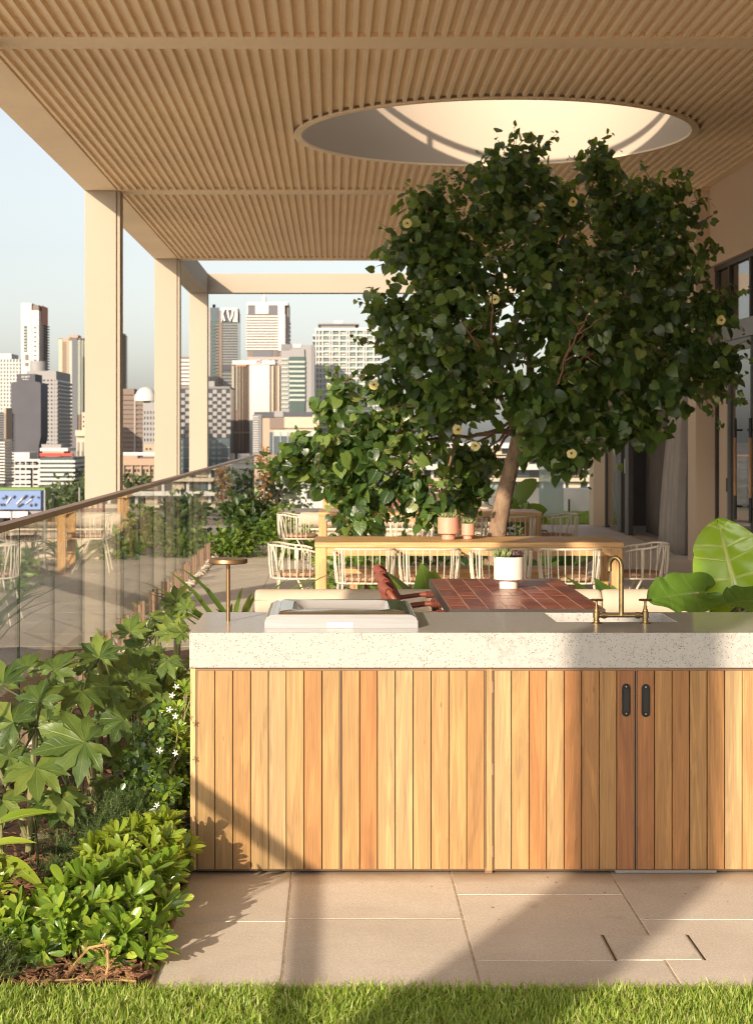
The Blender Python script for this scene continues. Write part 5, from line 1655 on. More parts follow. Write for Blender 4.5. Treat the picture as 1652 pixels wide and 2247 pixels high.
# ================================================================== PITTOSPORUM MOUNDS
def mound(label, lobes, nros, leafm, ll=(.052,.075), seed=1, cap=300, cat='shrub', nm='pittosporum_shrub', tmpl=pit, per=(7,11), grp='low glossy mounds in the bed'):
    r = np.random.default_rng(seed)
    c0 = lobes[0][0]
    t = thing(nm, label, cat, (c0[0], c0[1], 0), grp)
    ms = []
    stems = MB()
    tot = sum(l[1][0]*l[1][1] for l in lobes)
    for (c, rad) in lobes:
        n = int(nros*rad[0]*rad[1]/tot)
        for i in range(n):
            for _ in range(20):
                u = Vector(r.normal(size=3)); u.normalize()
                if u.z > -.30: break
            q = r.uniform(.78, 1.02)
            p = Vector((c[0]+u.x*rad[0]*q, c[1]+u.y*rad[1]*q, c[2]+u.z*rad[2]*q))
            if p.z < .03: p.z = .03 + abs(r.normal())*.03
            ax = (Vector((u.x, u.y, u.z*.8+.55)) + Vector(r.normal(size=3))*.22).normalized()
            base = p - ax*.05
            stems.tube([Vector((c[0]+u.x*rad[0]*.25, c[1]+u.y*rad[1]*.25, max(.0, c[2]*.3))), base.lerp(Vector(c), .35), p], [.004,.0035,.0022], 4, cap=False)
            k = int(r.integers(*per)); L = r.uniform(*ll)
            a0 = r.random()*6.28
            e1 = ax.orthogonal().normalized(); e2 = ax.cross(e1)
            for j in range(k):
                a = a0 + 2*math.pi*j/k*1.0 + r.normal()*.12
                open_ = r.uniform(.65, 1.35) if j % 3 else r.uniform(.25,.75)
                d = (e1*math.cos(a)+e2*math.sin(a))*math.sin(open_) + ax*math.cos(open_)
                ms.append(frame_mat(p, d, ax + (e1*math.cos(a)+e2*math.sin(a))*-.3, L*r.uniform(.8,1.1)))
            # lower leaves on the shoot
            for j in range(3):
                a = r.random()*6.28
                d = (e1*math.cos(a)+e2*math.sin(a)) + ax*.25
                ms.append(frame_mat(p-ax*r.uniform(.015,.05), d, ax, L*.8))
    leaf_parts(t, tmpl, ms, leafm, cap)
    o = stems.build('stems', STEM, t, smooth=True); o['kind'] = 'stuff'
    return t
mound('bright green glossy mound at the front, spilling over the paving edge', [((-.77,5.74,.09),(.20,.22,.13)), ((-.65,5.95,.10),(.12,.18,.125)), ((-.93,5.62,.05),(.15,.14,.10)), ((-.70,5.56,.05),(.14,.08,.08))], 120, PITT, ll=(.066,.098), seed=3)
mound('yellow green glossy mound behind the front one, beside the timber end board', [((-.72,6.30,.13),(.17,.15,.13)), ((-.62,6.42,.14),(.09,.13,.13)), ((-.82,6.28,.09),(.10,.11,.10))], 75, PITY, ll=(.058,.086), seed=5)
mound('glossy mound cut by the frame, behind the mulch clearing', [((-1.18,5.86,.11),(.13,.16,.13)), ((-1.08,5.70,.06),(.09,.10,.08))], 50, PITY, ll=(.06,.09), seed=8)
mound('low dark green mound nearest the lawn beside the dry twigs', [((-1.06,5.54,.04),(.13,.08,.07))], 30, PITT, ll=(.04,.06), seed=9, cap=180)
mound('small yellow green mound between the palmate shrubs by the glass', [((-.98,8.9,.30),(.10,.25,.20)), ((-.80,8.0,.34),(.16,.3,.26))], 60, PITT, ll=(.05,.075), seed=12, cap=140)
mound('glossy mound hugging the island end near the stone corner', [((-.63,7.3,.38),(.07,.35,.28)), ((-.64,6.85,.30),(.08,.2,.24))], 60, PITT, ll=(.04,.06), seed=13, cap=150)

# ginger like lance leaves at the frame edge
t = thing('lance_leaf_plant', 'plant with long pale lance shaped leaves at the picture edge', 'plant', (-1.22, 6.5, .0))
gl_ = blade_leaf([0,.12,.3,.5,.7,.87,1.0], [.02,.075,.115,.12,.09,.045,.003], lambda t: -.35*t*t, .4)
gm_ = gl_.mesh('leaf', PITY)
for (a, d, s) in (((-1.24,6.45,.24),(.72,-.15,.40),.22), ((-1.25,6.42,.17),(.62,-.25,.28),.17), ((-1.22,6.45,.12),(.5,-.5,-.05),.24), ((-1.22,6.45,.15),(-.6,-.3,.5),.3)):
    o = bpy.data.objects.new('leaf', gm_); COL.objects.link(o); o.parent = t; o.matrix_parent_inverse = WM[t.name].inverted()
    o.matrix_basis = frame_mat(a, d, (-.2,-.5,.9), s)
b = MB(); b.tube([(-1.22,6.5,0), (-1.22,6.45,.26)], [.012,.008], 8); b.build('stem', STEM, t, smooth=True)

# ================================================================== CARISSA + CONIFER GROUND COVER
def cover(nm, label, cat, pts_fn, n, tmpl, size, m, seed, spray=(3,6), cap=120, upw=.6):
    r = np.random.default_rng(seed)
    ps = []
    t = None
    ms = []
    for i in range(n):
        p, out = pts_fn(r)
        if t is None:
            t = thing(nm, label, cat, (p.x, p.y, 0))
        for q in range(int(r.integers(*spray))):
            d = (Vector(r.normal(size=3)) + out*.6 + Vector((0,0,upw*.4)))
            ms.append(frame_mat(p+Vector(r.normal(size=3))*.014, d, Vector(r.normal(size=3))*.5+Vector((0,-.35,.8))+out*.4, float(r.uniform(*size))))
    leaf_parts(t, tmpl, ms, m, cap)
    return t
def ell(c, rad):
    def fn(r):
        u = Vector(r.normal(size=3)); u.normalize(); u.z = abs(u.z)*(1 if r.random() < .8 else -.3)
        q = r.uniform(.6, 1.0)
        p = Vector((c[0]+u.x*rad[0]*q, c[1]+u.y*rad[1]*q, max(.02, c[2]+u.z*rad[2]*q)))
        return p, u
    return fn
car = cover('carissa_shrub', 'dense dark shrub with starry white flowers against the timber end board', 'shrub', ell((-.70,6.95,.12),(.15,.42,.46)), 420, roundl, (.020,.036), CARI, 21)
car2 = cover('carissa_shrub', 'low shrub with one white flower between the yellow green mound and the island', 'shrub', ell((-.61,6.50,.06),(.06,.20,.22)), 110, roundl, (.022,.038), CARI, 22, cap=60)
wp = blade_leaf([0,.3,.7,1.0], [.04,.13,.20,.05], lambda t: .12*t, .2)
for (px, py, pl) in ((387,1508,0), (378,1527,0), (372,1558,0), (386,1572,0), (350,1647,0), (391,1652,0), (346,1768,1)):
    Y = 6.62 if pl == 0 else 6.28
    c = P(px, py, Y - (.06 if py > 1540 and pl == 0 else 0)); c.x = min(c.x, -.585)
    ax = Vector((random.uniform(-.5,.3), -.8, random.uniform(.1,.7))).normalized()
    u = ax.orthogonal().normalized(); w = ax.cross(u)
    ms = []
    a0 = random.random()*6
    for k in range(5):
        a = a0 + 2*math.pi*k/5
        ms.append(np.array(frame_mat(c, u*math.cos(a)+w*math.sin(a)+ax*.25, ax, .0145)))
    link('flower', wp.scatter('flower', ms, WFLOW), car if pl == 0 else car2)
def sprig_template(n=22, L=1.0):
    v = []; f = []; uv = []
    for i in range(n):
        s = i/n; a = i*2.4
        base = Vector((0, s*L, 0)); d = Vector((math.cos(a)*.75, .75, math.sin(a)*.75)).normalized()
        ln = .26*(1-.45*s); side = d.cross(Vector((0,1,0))).normalized()*.022
        k = len(v)
        v += [tuple(base-side), tuple(base+side), tuple(base+d*ln)]; f.append((k, k+1, k+2)); uv += [(0,0)]*3
    k = len(v); v += [(-.012,0,0), (.012,0,0), (0,L,0)]; f.append((k,k+1,k+2)); uv += [(0,0)]*3
    return Leaf(v, f, uv)
spr = [sprig_template()]
cover('conifer_shrub', 'feathery yellow green ground cover behind the glossy mound', 'shrub', ell((-.78,6.62,.10),(.16,.22,.20)), 260, spr, (.05,.095), JUNI, 31, (2,4), 120, 1.2)
cover('conifer_shrub', 'feathery dark ground cover under the palmate leaves', 'shrub', ell((-.92,6.85,.06),(.20,.35,.22)), 260, spr, (.05,.10), JUNI, 32, (2,4), 100, 1.2)
cover('conifer_shrub', 'feathery green tuft next to the lawn at the picture corner', 'shrub', ell((-1.08,5.34,.02),(.12,.06,.09)), 90, spr, (.05,.085), JUNI, 33, (2,4), 80, 1.2)
cover('conifer_shrub', 'small feathery tufts by the bare stem in the mulch', 'shrub', ell((-1.02,6.45,.02),(.16,.10,.08)), 50, spr, (.04,.08), JUNI, 34, (2,3), 60, 1.2)

# dry twig on the mulch
t = thing('dry_twig', 'dry straw coloured conifer twig lying at the edge of the lawn', 'twig', (-.80, 5.36, 0))
for path in ([(60,2188,5.32),(120,2168,5.33),(190,2150,5.34),(250,2158,5.34),(300,2180,5.32)], [(150,2160,5.36),(165,2115,5.40),(195,2080,5.42),(235,2072,5.42)], [(232,2165,5.36),(238,2120,5.38),(236,2085,5.40)]):
    pts = [P(*q) for q in path]
    for p in pts: p.z = max(.018, p.z)
    b = MB(); b.tube(pts, [.004]*len(pts), 6); b.build('twig_stem', DRY, t, smooth=True)
    ms = []
    for a, c in zip(pts[:-1], pts[1:]):
        for k in range(12):
            q = a.lerp(c, k/12); d = Vector((random.gauss(0,1), random.gauss(0,1), random.gauss(.4,1)))
            ms.append(np.array(frame_mat(q, d+(c-a).normalized()*.6, (0,0,1), random.uniform(.030,.050))))
    o = link('needles', sprig_template(14).scatter('needles', ms, DRY), t); o['kind'] = 'stuff'

# mulch
cv = [(-.5,-.5,0),(.5,-.5,0),(.6,.5,0),(-.4,.5,0),(-.5,-.5,.35),(.35,-.5,.30),(.6,.4,.28),(-.35,.5,.4)]
cf = [(4,5,6,7),(0,1,5,4),(1,2,6,5),(2,3,7,6),(3,0,4,7)]
chipt = Leaf(cv, cf)
ms = []
for k in range(5200):
    near = rng.random() < .72
    y = rng.uniform(5.27, 6.9) if near else rng.uniform(6.9, 12.5)
    x = rng.uniform(-1.60, BEDX-.025)
    s = rng.uniform(.012,.045)
    m4 = Matrix.Translation((x, y, .012+rng.uniform(0,.018))) @ Matrix.Rotation(rng.random()*6.28,4,'Z') @ Matrix.Rotation(rng.normal()*.35,4,'X') @ Matrix.Rotation(rng.normal()*.35,4,'Y') @ Matrix.Diagonal((s, s*rng.uniform(.15,.5), s*rng.uniform(.15,.4),1))
    ms.append(np.array(m4))
o = link('mulch', chipt.scatter('mulch', ms, CHIP)); o.data.polygons.foreach_set('use_smooth', [False]*len(o.data.polygons)); tag(o, 'brown bark mulch covering the planting bed', 'mulch', kind='stuff')
# a few curled bark strips
for k, (px, py, Y, L, rz) in enumerate(((130,1825,6.35,.07,.4), (95,1850,6.3,.08,2.0), (110,1885,6.15,.07,-.3), (150,1835,6.25,.06,1.0))):
    p = P(px, py, Y)
    vs = []; fs = []
    for i in range(7):
        s = i/6
        for e in (-1, 0, 1):
            vs.append((L*(s-.5), e*.010*(1-.6*abs(s-.5)), .010+.018*math.sin(math.pi*s) + (.006 if e else 0)))
    for i in range(6):
        for j in range(2):
            a = i*3+j; fs.append((a, a+1, a+4, a+3))
    b = MB(); b.add(vs, fs); o = b.build('bark_strip', CHIP, smooth=True); o.matrix_basis = Matrix.Translation((p.x, p.y, .03)) @ Matrix.Rotation(rz,4,'Z') @ Matrix.Rotation(.2,4,'X')
    sm = o.modifiers.new('t', 'SOLIDIFY'); sm.thickness = .003
    tag(o, 'curled strip of reddish bark on the mulch ' + ['below the bare stem', 'beside the picture edge mound', 'in the middle of the clearing', 'nearest the yellow green mound', 'at the corner of the lawn', 'behind the dry twig', 'next to the bronze edging'][k], 'bark', 'bark strips on the mulch')

# dry leaf bits blown over the paving
fl = Leaf([(-.5,-.3,0),(.4,-.4,.05),(.5,.3,.12),(-.3,.45,.06)], [(0,1,2),(0,2,3)])
ms = []
for k in range(46):
    x = rng.uniform(-.5, 1.8); y = 6.66 - abs(rng.normal())*.45
    if y < 5.3: continue
    s_ = rng.uniform(.004,.014)
    ms.append(np.array(Matrix.Translation((x, y, .0015)) @ Matrix.Rotation(rng.random()*6.28,4,'Z') @ Matrix.Diagonal((s_, s_*.6, s_,1))))
o = link('fallen_leaves', fl.scatter('fallen_leaves', ms, DRYL)); tag(o, 'tiny dry leaf bits scattered on the front paving', 'leaves', kind='stuff')

# ================================================================== ALOCASIA
def aloc(seed=0, wave=.03):
    rs = random.Random(seed)
    margin = [(.015,-.01),(.07,-.20),(.20,-.29),(.34,-.24),(.44,-.08),(.49,.10),(.50,.28),(.475,.44),(.44,.56),(.41,.60),(.43,.66),(.36,.78),(.25,.90),(.12,.99),(0,1.04)]
    mid = [0,0,0,0,.02,.10,.20,.32,.42,.50,.58,.68,.79,.90,1.02]
    n = len(margin); steps = 8
    v = []; uv = []; f = []
    for side in (-1, 1):
        b0 = len(v)
        for i in range(n):
            for k in range(steps+1):
                s = k/steps
                mx, my = margin[i]
                x = side*mx*s; y = mid[i] + (my-mid[i])*s
                # blade swells between the side veins, edge waves a little
                z = .05*s*s - .16*y*y*.5 + wave*math.sin(i*1.9+side)*s*s + .012*math.sin(i*math.pi)*s + (.012*math.sin(k*1.3+i*2.1) if 0 < k < steps else 0)
                z += .02*math.sin(6*x+5*y+side)
                v.append((x, y, z)); uv.append((i/(n-1)*1.0 + .22*s, side*s))
        for i in range(n-1):
            for k in range(steps):
                a = b0+i*(steps+1)+k; c = a+steps+1
                f.append((a, a+1, c+1, c) if side > 0 else (a, c, c+1, a+1))
    return Leaf(v, f, uv)
al = thing('alocasia_plant', 'elephant ear plant with huge glossy heart shaped leaves behind the island', 'plant', (2.05, 8.5, 0))
def aleaf(tmpl, m, pos, d, nn, s, lab=None):
    me = tmpl.mesh('leaf', m)
    o = link('leaf', me, al, mat4=frame_mat(pos, d, nn, s))
    ss = o.modifiers.new('smooth', 'SUBSURF'); ss.levels = 1; ss.render_levels = 2
    if lab: o['label'] = lab
    b = MB(); p = Vector(pos); base = Vector((2.08, 8.62, 0))
    mid = base.lerp(p, .6) + Vector((.03, .05, .05))
    b.tube([base, mid, p - Vector(nn).normalized()*.006], [.022,.014,.009], 10); b.build('leaf_stalk', STEM, al, smooth=True)
Y8 = 8.4
aleaf(aloc(1), ALOC, P(1613,1301,Y8), (-.17,.30,1.0), (-.10,-.95,.30), .365, 'upright bright lime green heart leaf')
aleaf(aloc(2,.05), ALOD, P(1545,1300,Y8-.05), (-1.0,-.25,-.05), (.0,-.62,.78), .285, 'dark green leaf lying over the cream bolster')
aleaf(aloc(3,.05), ALOD, P(1668,1318,Y8-.15), (-.75,-.45,.05), (.1,-.55,.85), .22)
aleaf(aloc(4), ALOC, P(1760,1260,Y8+.1), (.6,.1,.8), (.1,-.8,.5), .36)

# strap leaved plants between the sofa and the near table, and others
def straps(label, x, y, n, L, m, seed, tmpl=strapl, spread=.8):
    r = np.random.default_rng(seed)
    t = thing('strap_leaf_plant', label, 'plant', (x, y, 0), 'leafy plants around the sofas')
    ms = []
    for k in range(n):
        a = r.random()*6.28
        d = Vector((math.cos(a)*spread, math.sin(a)*spread, 1.0+r.normal()*.2))
        ms.append(frame_mat((x+r.normal()*.05, y+r.normal()*.05, 0), d, Vector((-math.cos(a), -math.sin(a), .6)), float(r.uniform(*L))))
    leaf_parts(t, tmpl, ms, m, 60)
    return t
big = [blade_leaf([0,.15,.35,.6,.82,1.0], [.03,.10,.17,.17,.09,.004], lambda t: -.3*t*t, .3)]
straps('broad leaved plant between the red chairs and the timber chairs', .80, 13.2, 16, (.62,.85), STRAP, 41, big, .5)
straps('leafy plant behind the white pot', 1.55, 13.0, 20, (.60,.80), STRAP, 42, big, .55)
straps('broad leaved plant at the end of the tiled table', 1.95, 13.1, 20, (.55,.78), SHRB, 43, big, .6)
straps('strap leaved plant near the tap', 2.25, 13.0, 18, (.6,.85), STRAP, 44, big, .5)
straps('grassy strap plant at the glass side end of the near sofa', -.72, 12.9, 22, (.6,.9), STRAP, 45, strapl, .45)
straps('grassy strap plant behind the building side end of the near sofa', 2.75, 13.1, 14, (.7,.9), SHRD, 46, strapl, .6)
for k, (px, lab) in enumerate(((735, 'first from the glass side'), (850, 'second from the glass side'), (960, 'third from the glass side'), (1075, 'nearest the tree trunk'))):
    straps(f'strap leaved plant before the distant cream sofa, {lab}', XC(px, 23.3), 23.1, 18, (.5,.8), STRAP, 50+k, strapl, .8)
straps('strap leaved plant under the nearer dining table', 1.9, 17.2, 26, (.4,.7), SHRB, 58, big, .9)
straps('broad leaved plant beside the tree base', 2.3, 18.4, 18, (.5,.8), SHRD, 59, big, .8)
# broad far leaves right of the trunk
bt = thing('banana_leaf_plant', 'broad paddle leaved plant beyond the farther table by the trunk', 'plant', (XC(1150, 27), 27, 0))
bl = blade_leaf([0,.1,.3,.55,.8,.93,1.0], [.05,.22,.30,.30,.24,.12,.01], lambda t: -.2*t*t, .25)
for (px, py, d, s) in ((1128,1105,(.55,-.1,.75),.50), (1140,1128,(.9,-.2,.25),.42), (1130,1130,(-.4,-.3,.6),.40), (1150,1140,(.9,-.1,.05),.36), (1135,1140,(.2,-.3,.9),.35)):
    o = link('leaf', bl.mesh('leaf', SHRB), bt, mat4=frame_mat(P(px, py, 27), d, (-.2,-.8,.5), s))
    b = MB(); b.tube([(XC(1150,27), 27, 0), P(px, py, 27)], [.03,.015], 8); b.build('leaf_stalk', STEM, bt, smooth=True)

# ================================================================== FAR PLANTER SHRUBS
def bush(label, c, rad, n, m, size, seed, tmpl=oval, nm='garden_shrub', cap=80, stem=True, grp=None, cat='shrub', smooth_ground=True):
    r = np.random.default_rng(seed)
    t = thing(nm, label, cat, (c[0], c[1], max(0, c[2]-rad[2]) if smooth_ground else c[2]-rad[2]), grp)
    ms = []
    while len(ms) < n:
        u = Vector(r.normal(size=3)); u.normalize()
        q = r.random()**.4
        lump = 1 + .22*math.sin(u.x*5+seed)*math.cos(u.z*6+seed*2) + .15*math.sin(u.y*8+u.x*3)
        p = Vector((c[0]+u.x*rad[0]*q*lump, c[1]+u.y*rad[1]*q*lump, c[2]+u.z*rad[2]*q*lump))
        if smooth_ground and p.z < .02: continue
        for k in range(4):
            d = u + Vector(r.normal(size=3))*.7 + Vector((0,0,.2))
            ms.append(frame_mat(p+Vector(r.normal(size=3))*size[1]*.5, d, u+Vector((0,-.3,.6))+Vector(r.normal(size=3))*.4, float(r.uniform(*size))))
    leaf_parts(t, tmpl, ms, m, cap, 'leaf', 'foliage')
    if stem:
        b = MB(); b.tube([(c[0], c[1], -.02), (c[0]+.03, c[1], c[2])], [.03,.015], 8); b.build('stem', TWIG, t, smooth=True)
    return t
bush('dark leafy shrub against the glass beyond the paving', (XC(545,25.0), 25.0, .42), (.36,.5,.36), 900, SHRD, (.07,.13), 61)
bush('bright glossy shrub at the foot of the glass beyond the paving', (XC(508,23.9), 23.9, .16), (.34,.4,.17), 700, SHRB, (.05,.09), 62)
bush('yellow green shrub between the glass and the wire chairs', (XC(610,24.2), 24.2, .38), (.26,.4,.28), 600, SHRB, (.05,.09), 63)
bush('low green shrub behind the end wire chairs', (XC(655,23.5), 23.5, .18), (.35,.4,.2), 600, SHRB, (.06,.10), 64)
bush('leafy shrub between the two dining tables, glass side', (.35, 18.6, .20), (.6,.45,.24), 700, SHRB, (.06,.10), 65)
bush('leafy shrub around the foot of the tree', (1.55, 18.5, .18), (.7,.5,.22), 700, SHRD, (.06,.11), 66)
bush('leafy shrub beyond the farther table, building side', (2.3, 25.3, .30), (.7,.5,.35), 600, SHRD, (.07,.12), 67)
bush('sparse reddish sapling beside the far glass corner', (XC(578,33), 33.0, .95), (.14,.14,.55), 150, TANLEAF if 'TANLEAF' in globals() else DRYL if 'DRYL' in globals() else SHRB, (.06,.10), 68, cap=60)
for k, (y_, lab) in enumerate(((15.5, 'nearest the front'), (20.0, 'before the nearest visible column'), (25.5, 'between two columns'), (29.0, 'farthest along'))):
    bush('lime green shrub on the lower ledge outside the glass, ' + lab, (-2.35, y_, -1.15), (.45,.9,.55), 500, PITY, (.07,.13), 80+k, smooth_ground=False, stem=False, grp='shrubs on the lower ledge')
# hedge between sofa and far lawn
for k, (px, Y, lab) in enumerate(((590,36.5,'dark round shrub behind the far glass corner'), )):
    bush(lab, (XC(px, 43)+.2, 43, .25), (.8,.7,.55), 700, CITYTREE, (.10,.18), 70+k, smooth_ground=False)

# ================================================================== LAWNS
def grass(name, label, x0, x1, y0, y1, n, L, W, seed, z=-.006):
    r = np.random.default_rng(seed)
    x = r.uniform(x0, x1, n); y = y0 + (y1-y0)*np.sqrt(r.random(n)) if False else r.uniform(y0, y1, n)
    a = r.uniform(0, 2*np.pi, n); ln = r.uniform(L[0], L[1], n)*(0.75+.5*r.random(n)); w = r.uniform(W[0], W[1], n)
    lean = r.uniform(.15, 1.15, n)
    dx, dy = np.cos(a), np.sin(a)
    b = a + r.normal(0, .5, n)+np.pi/2
    sx, sy = np.cos(b)*w, np.sin(b)*w
    V = np.zeros((n, 5, 3))
    h1 = ln*.55
    V[:,0] = np.stack([x-sx, y-sy, np.full(n, z)], 1); V[:,1] = np.stack([x+sx, y+sy, np.full(n, z)], 1)
    m1 = lean*.35*ln; m2 = lean*.95*ln
    V[:,2] = np.stack([x-sx*.9+dx*m1, y-sy*.9+dy*m1, z+h1], 1); V[:,3] = np.stack([x+sx*.9+dx*m1, y+sy*.9+dy*m1, z+h1], 1)
    V[:,4] = np.stack([x+dx*m2, y+dy*m2, z+ln*np.sqrt(np.clip(1-(lean*.72)**2, .12, 1))], 1)
    base = (np.arange(n)*5)[:,None]
    q = (np.array([[0,1,3,2]])+base); tri = (np.array([[2,3,4]])+base)
    flat = np.concatenate([q, tri], 1).ravel(); cnt = np.tile([4,3], n)
    o = link(name, npmesh(name, V.reshape(-1,3), flat, cnt, GRAS, True)); tag(o, label, 'grass', kind='stuff')
    return o
grass('lawn_grass', 'strip of thick bright green lawn along the front edge', -1.9, 2.4, 4.45, 5.262, 80000, (.028,.05), (.0020,.0038), 5)
grass('lawn_grass', 'lawn continuing towards the viewer', -2.6, 3.2, 3.0, 4.45, 30000, (.03,.05), (.002,.0036), 6)
# a few taller tufts leaning on the paving edge
grass('lawn_grass', 'ragged taller blades along the edge of the lawn', -1.75, 2.3, 5.235, 5.27, 1500, (.035,.06), (.0016,.0026), 8)
b = MB(); b.box(2.7, 32.4, -.02, 9.0, 36.99, -.001); struct(b.build('far_lawn_ground', SOIL), 'ground of the far lawn')
grass('far_lawn_grass', 'shaded green lawn before the white planter wall', 2.75, 8.5, 32.45, 36.95, 26000, (.05,.08), (.006,.010), 7)
# ================================================================== CITY
CM = {}
def cmat(name, col, rough=.7, metal=0.0, var=.05, scale=.2):
    if name not in CM:
        CM[name] = simple('city_'+name, col, rough=rough, metal=metal, var=var, scale=scale)
    return CM[name]
C_WHITE = cmat('white', (.50,.48,.45)); C_CREAM = cmat('cream', (.44,.365,.27)); C_TAN = cmat('tan', (.34,.26,.185)); C_GREY = cmat('grey', (.25,.24,.235))
C_PINK = cmat('pinkgrey', (.32,.275,.25)); C_DKGREY = cmat('darkgrey', (.115,.115,.13)); C_CHAR = cmat('charcoal', (.060,.060,.072)); C_BROWN = cmat('brown', (.17,.125,.10))
C_STONE = cmat('sandstone', (.31,.215,.15)); C_RED = cmat('redsign', (.50,.05,.04)); C_ORANGE = cmat('rust', (.45,.16,.08)); C_BLUE = cmat('bluewall', (.15,.22,.40)); C_GREEN = cmat('limewall', (.15,.24,.04))
C_PALEG = cmat('palegreen', (.34,.38,.335)); C_MID = cmat('midgrey', (.17,.167,.17))
def cglass(name, col, rough=.15):
    if name not in CM:
        CM[name] = simple('cityglass_'+name, col, rough=rough, metal=.0, spec=.5, var=.25, scale=.25)
    return CM[name]
G_DARK = cglass('dark', (.025,.028,.034)); G_GREEN = cglass('green', (.05,.08,.072)); G_BLUE = cglass('blue', (.06,.085,.10)); G_TEAL = cglass('teal', (.14,.20,.19)); G_BROWN = cglass('brown', (.05,.04,.035)); G_PALE = cglass('pale', (.20,.26,.24))
UNIT = {}
def cube(name, m, x0, y0, z0, x1, y1, z1, parent):
    """a unit cube shared per material, scaled in place"""
    k = (name, m.name)
    if k not in UNIT:
        b = MB(); b.box(0,0,0,1,1,1); UNIT[k] = b.mesh(name, m)
    o = bpy.data.objects.new(name, UNIT[k]); COL.objects.link(o)
    o.location = (x0, y0, z0); o.scale = (x1-x0, y1-y0, z1-z0)
    att(o, parent)
    return o
def px2(x, Y): return (x-VPX)/FPX*Y
def pz(y, Y): return EYE-(y-VPY)/FPX*Y
def bld(label, x0, x1, yt, Y, depth, core, cat='building', nm='office_tower', yb=None, grp='city buildings beyond the river side'):
    X0, X1 = px2(x0, Y), px2(x1, Y); zt = pz(yt, Y)
    t = thing(nm, label, cat, ((X0+X1)/2, Y, GZ), grp)
    cube('core', core, X0, Y, GZ if yb is None else pz(yb, Y), X1, Y+depth, zt, t)
    return dict(t=t, X0=X0, X1=X1, Y=Y, d=depth, zt=zt)
def bands(B, m, y0, y1, n, frac, out=.5, x0=None, x1=None, nm='spandrel', side=True):
    """horizontal spandrels between picture heights y0..y1"""
    Y = B['Y']; z0, z1 = pz(y1, Y), pz(y0, Y); p = (z1-z0)/n
    X0 = B['X0'] if x0 is None else px2(x0, Y); X1 = B['X1'] if x1 is None else px2(x1, Y)
    for k in range(n):
        za = z0 + k*p
        cube(nm, m, X0-(.0 if x0 else out), Y-out, za, X1+(out if side and x1 is None else 0), Y+(B['d']+out if x0 is None and x1 is None else .3), za+p*frac, B['t'])
def piers(B, m, y0, y1, xs, w, out=.7, nm='pier'):
    Y = B['Y']; z0, z1 = pz(y1, Y), pz(y0, Y)
    for x in xs:
        c = px2(x, Y); h = w/FPX*Y/2
        cube(nm, m, c-h, Y-out, z0, c+h, Y+.2, z1, B['t'])
def slab(B, m, x0, y0, x1, y1, out=.3, deep=None, nm='wall_panel', back=.2):
    Y = B['Y']
    return cube(nm, m, px2(x0, Y), Y-out, pz(y1, Y), px2(x1, Y), Y+(deep if deep else back), pz(y0, Y), B['t'])
def wins(B, m, xs, ys, w, h, out=.35, nm='window'):
    for y in ys:
        for x in xs:
            slab(B, m, x-w/2, y-h/2, x+w/2, y+h/2, out, nm=nm)
def frange(a, b, n): return [a+(b-a)*i/(n-1) for i in range(n)]

# pale gridded tower at the frame edge
B = bld('pale green white gridded tower half cut by the picture edge', -14, 44, 788, 900, 30, G_PALE); bands(B, C_WHITE, 790, 1000, 26, .42); piers(B, C_WHITE, 788, 1000, frange(-12, 43, 9), 2.2); slab(B, C_WHITE, -14, 776, 26, 788, 0, 20, 'roof_plant')
# white slim tower with rust crown
B = bld('tall slim white tower with dark crown and rust red fin', 47, 86, 700, 760, 22, C_WHITE)
slab(B, C_WHITE, 47, 665, 70, 700, 0, 16, 'crown'); slab(B, C_BROWN, 68, 669, 85, 700, -.8, 18, 'crown_screen'); slab(B, C_WHITE, 68, 681, 86, 700.5, .05, 20, 'crown')
cube('side_wall', C_PINK, B['X1']-.0, 760.6, GZ, B['X1']+.35, 781.7, pz(703, 760), B['t']); cube('fin', C_ORANGE, B['X1']+.05, 766, pz(712,760), B['X1']+.4, 782, pz(668,760), B['t'])
for k in range(20): cube('balcony', C_BROWN, B['X1']+.3, 770, pz(712+k*6,760), B['X1']+1.2, 782, pz(710+k*6,760), B['t'])
slab(B, G_GREEN, 53.5, 715, 60, 772, .2, nm='glazed_strip'); wins(B, C_WHITE, [56.7], frange(722, 768, 8), 6.5, 1.6, .5, 'sill'); slab(B, C_BROWN, 56, 778, 63, 790, .3, nm='window'); slab(B, C_BROWN, 56, 796, 63, 803, .3, nm='window')
wins(B, G_DARK, [77.8], frange(719, 790, 8), 3.6, 2.4); wins(B, C_CREAM, [69.5], frange(690, 800, 16), 1.2, 3.4, .25, 'groove')
# drum topped hotel tower with punched windows
B = bld('light grey tower with rounded corner and rows of square windows', 60, 124.5, 814, 640, 34, G_DARK)
n = 18
slab(B, C_GREY, 60, 814, 124.6, 833, .6, 34, 'parapet')
bands(B, C_GREY, 833, 990, n, .58, .6); piers(B, C_GREY, 833, 1010, [93.5, 102.8, 111, 118.5, 124], 4.2, .55)
for k in range(n): cube('side_spandrel', C_GREY, B['X1'], 640.5, pz(990,640)+k*(pz(833,640)-pz(990,640))/n, B['X1']+.7, 674, pz(990,640)+(k+.6)*(pz(833,640)-pz(990,640))/n, B['t'])
b = MB(); c = ((px2(62,650)+px2(96,650))/2, 656); b.lathe([(3.1,0),(3.1,4.5),(.1,4.7)], (c[0], c[1], pz(816,640)), 24); b.build('roof_drum', C_GREY, B['t'], smooth=True)
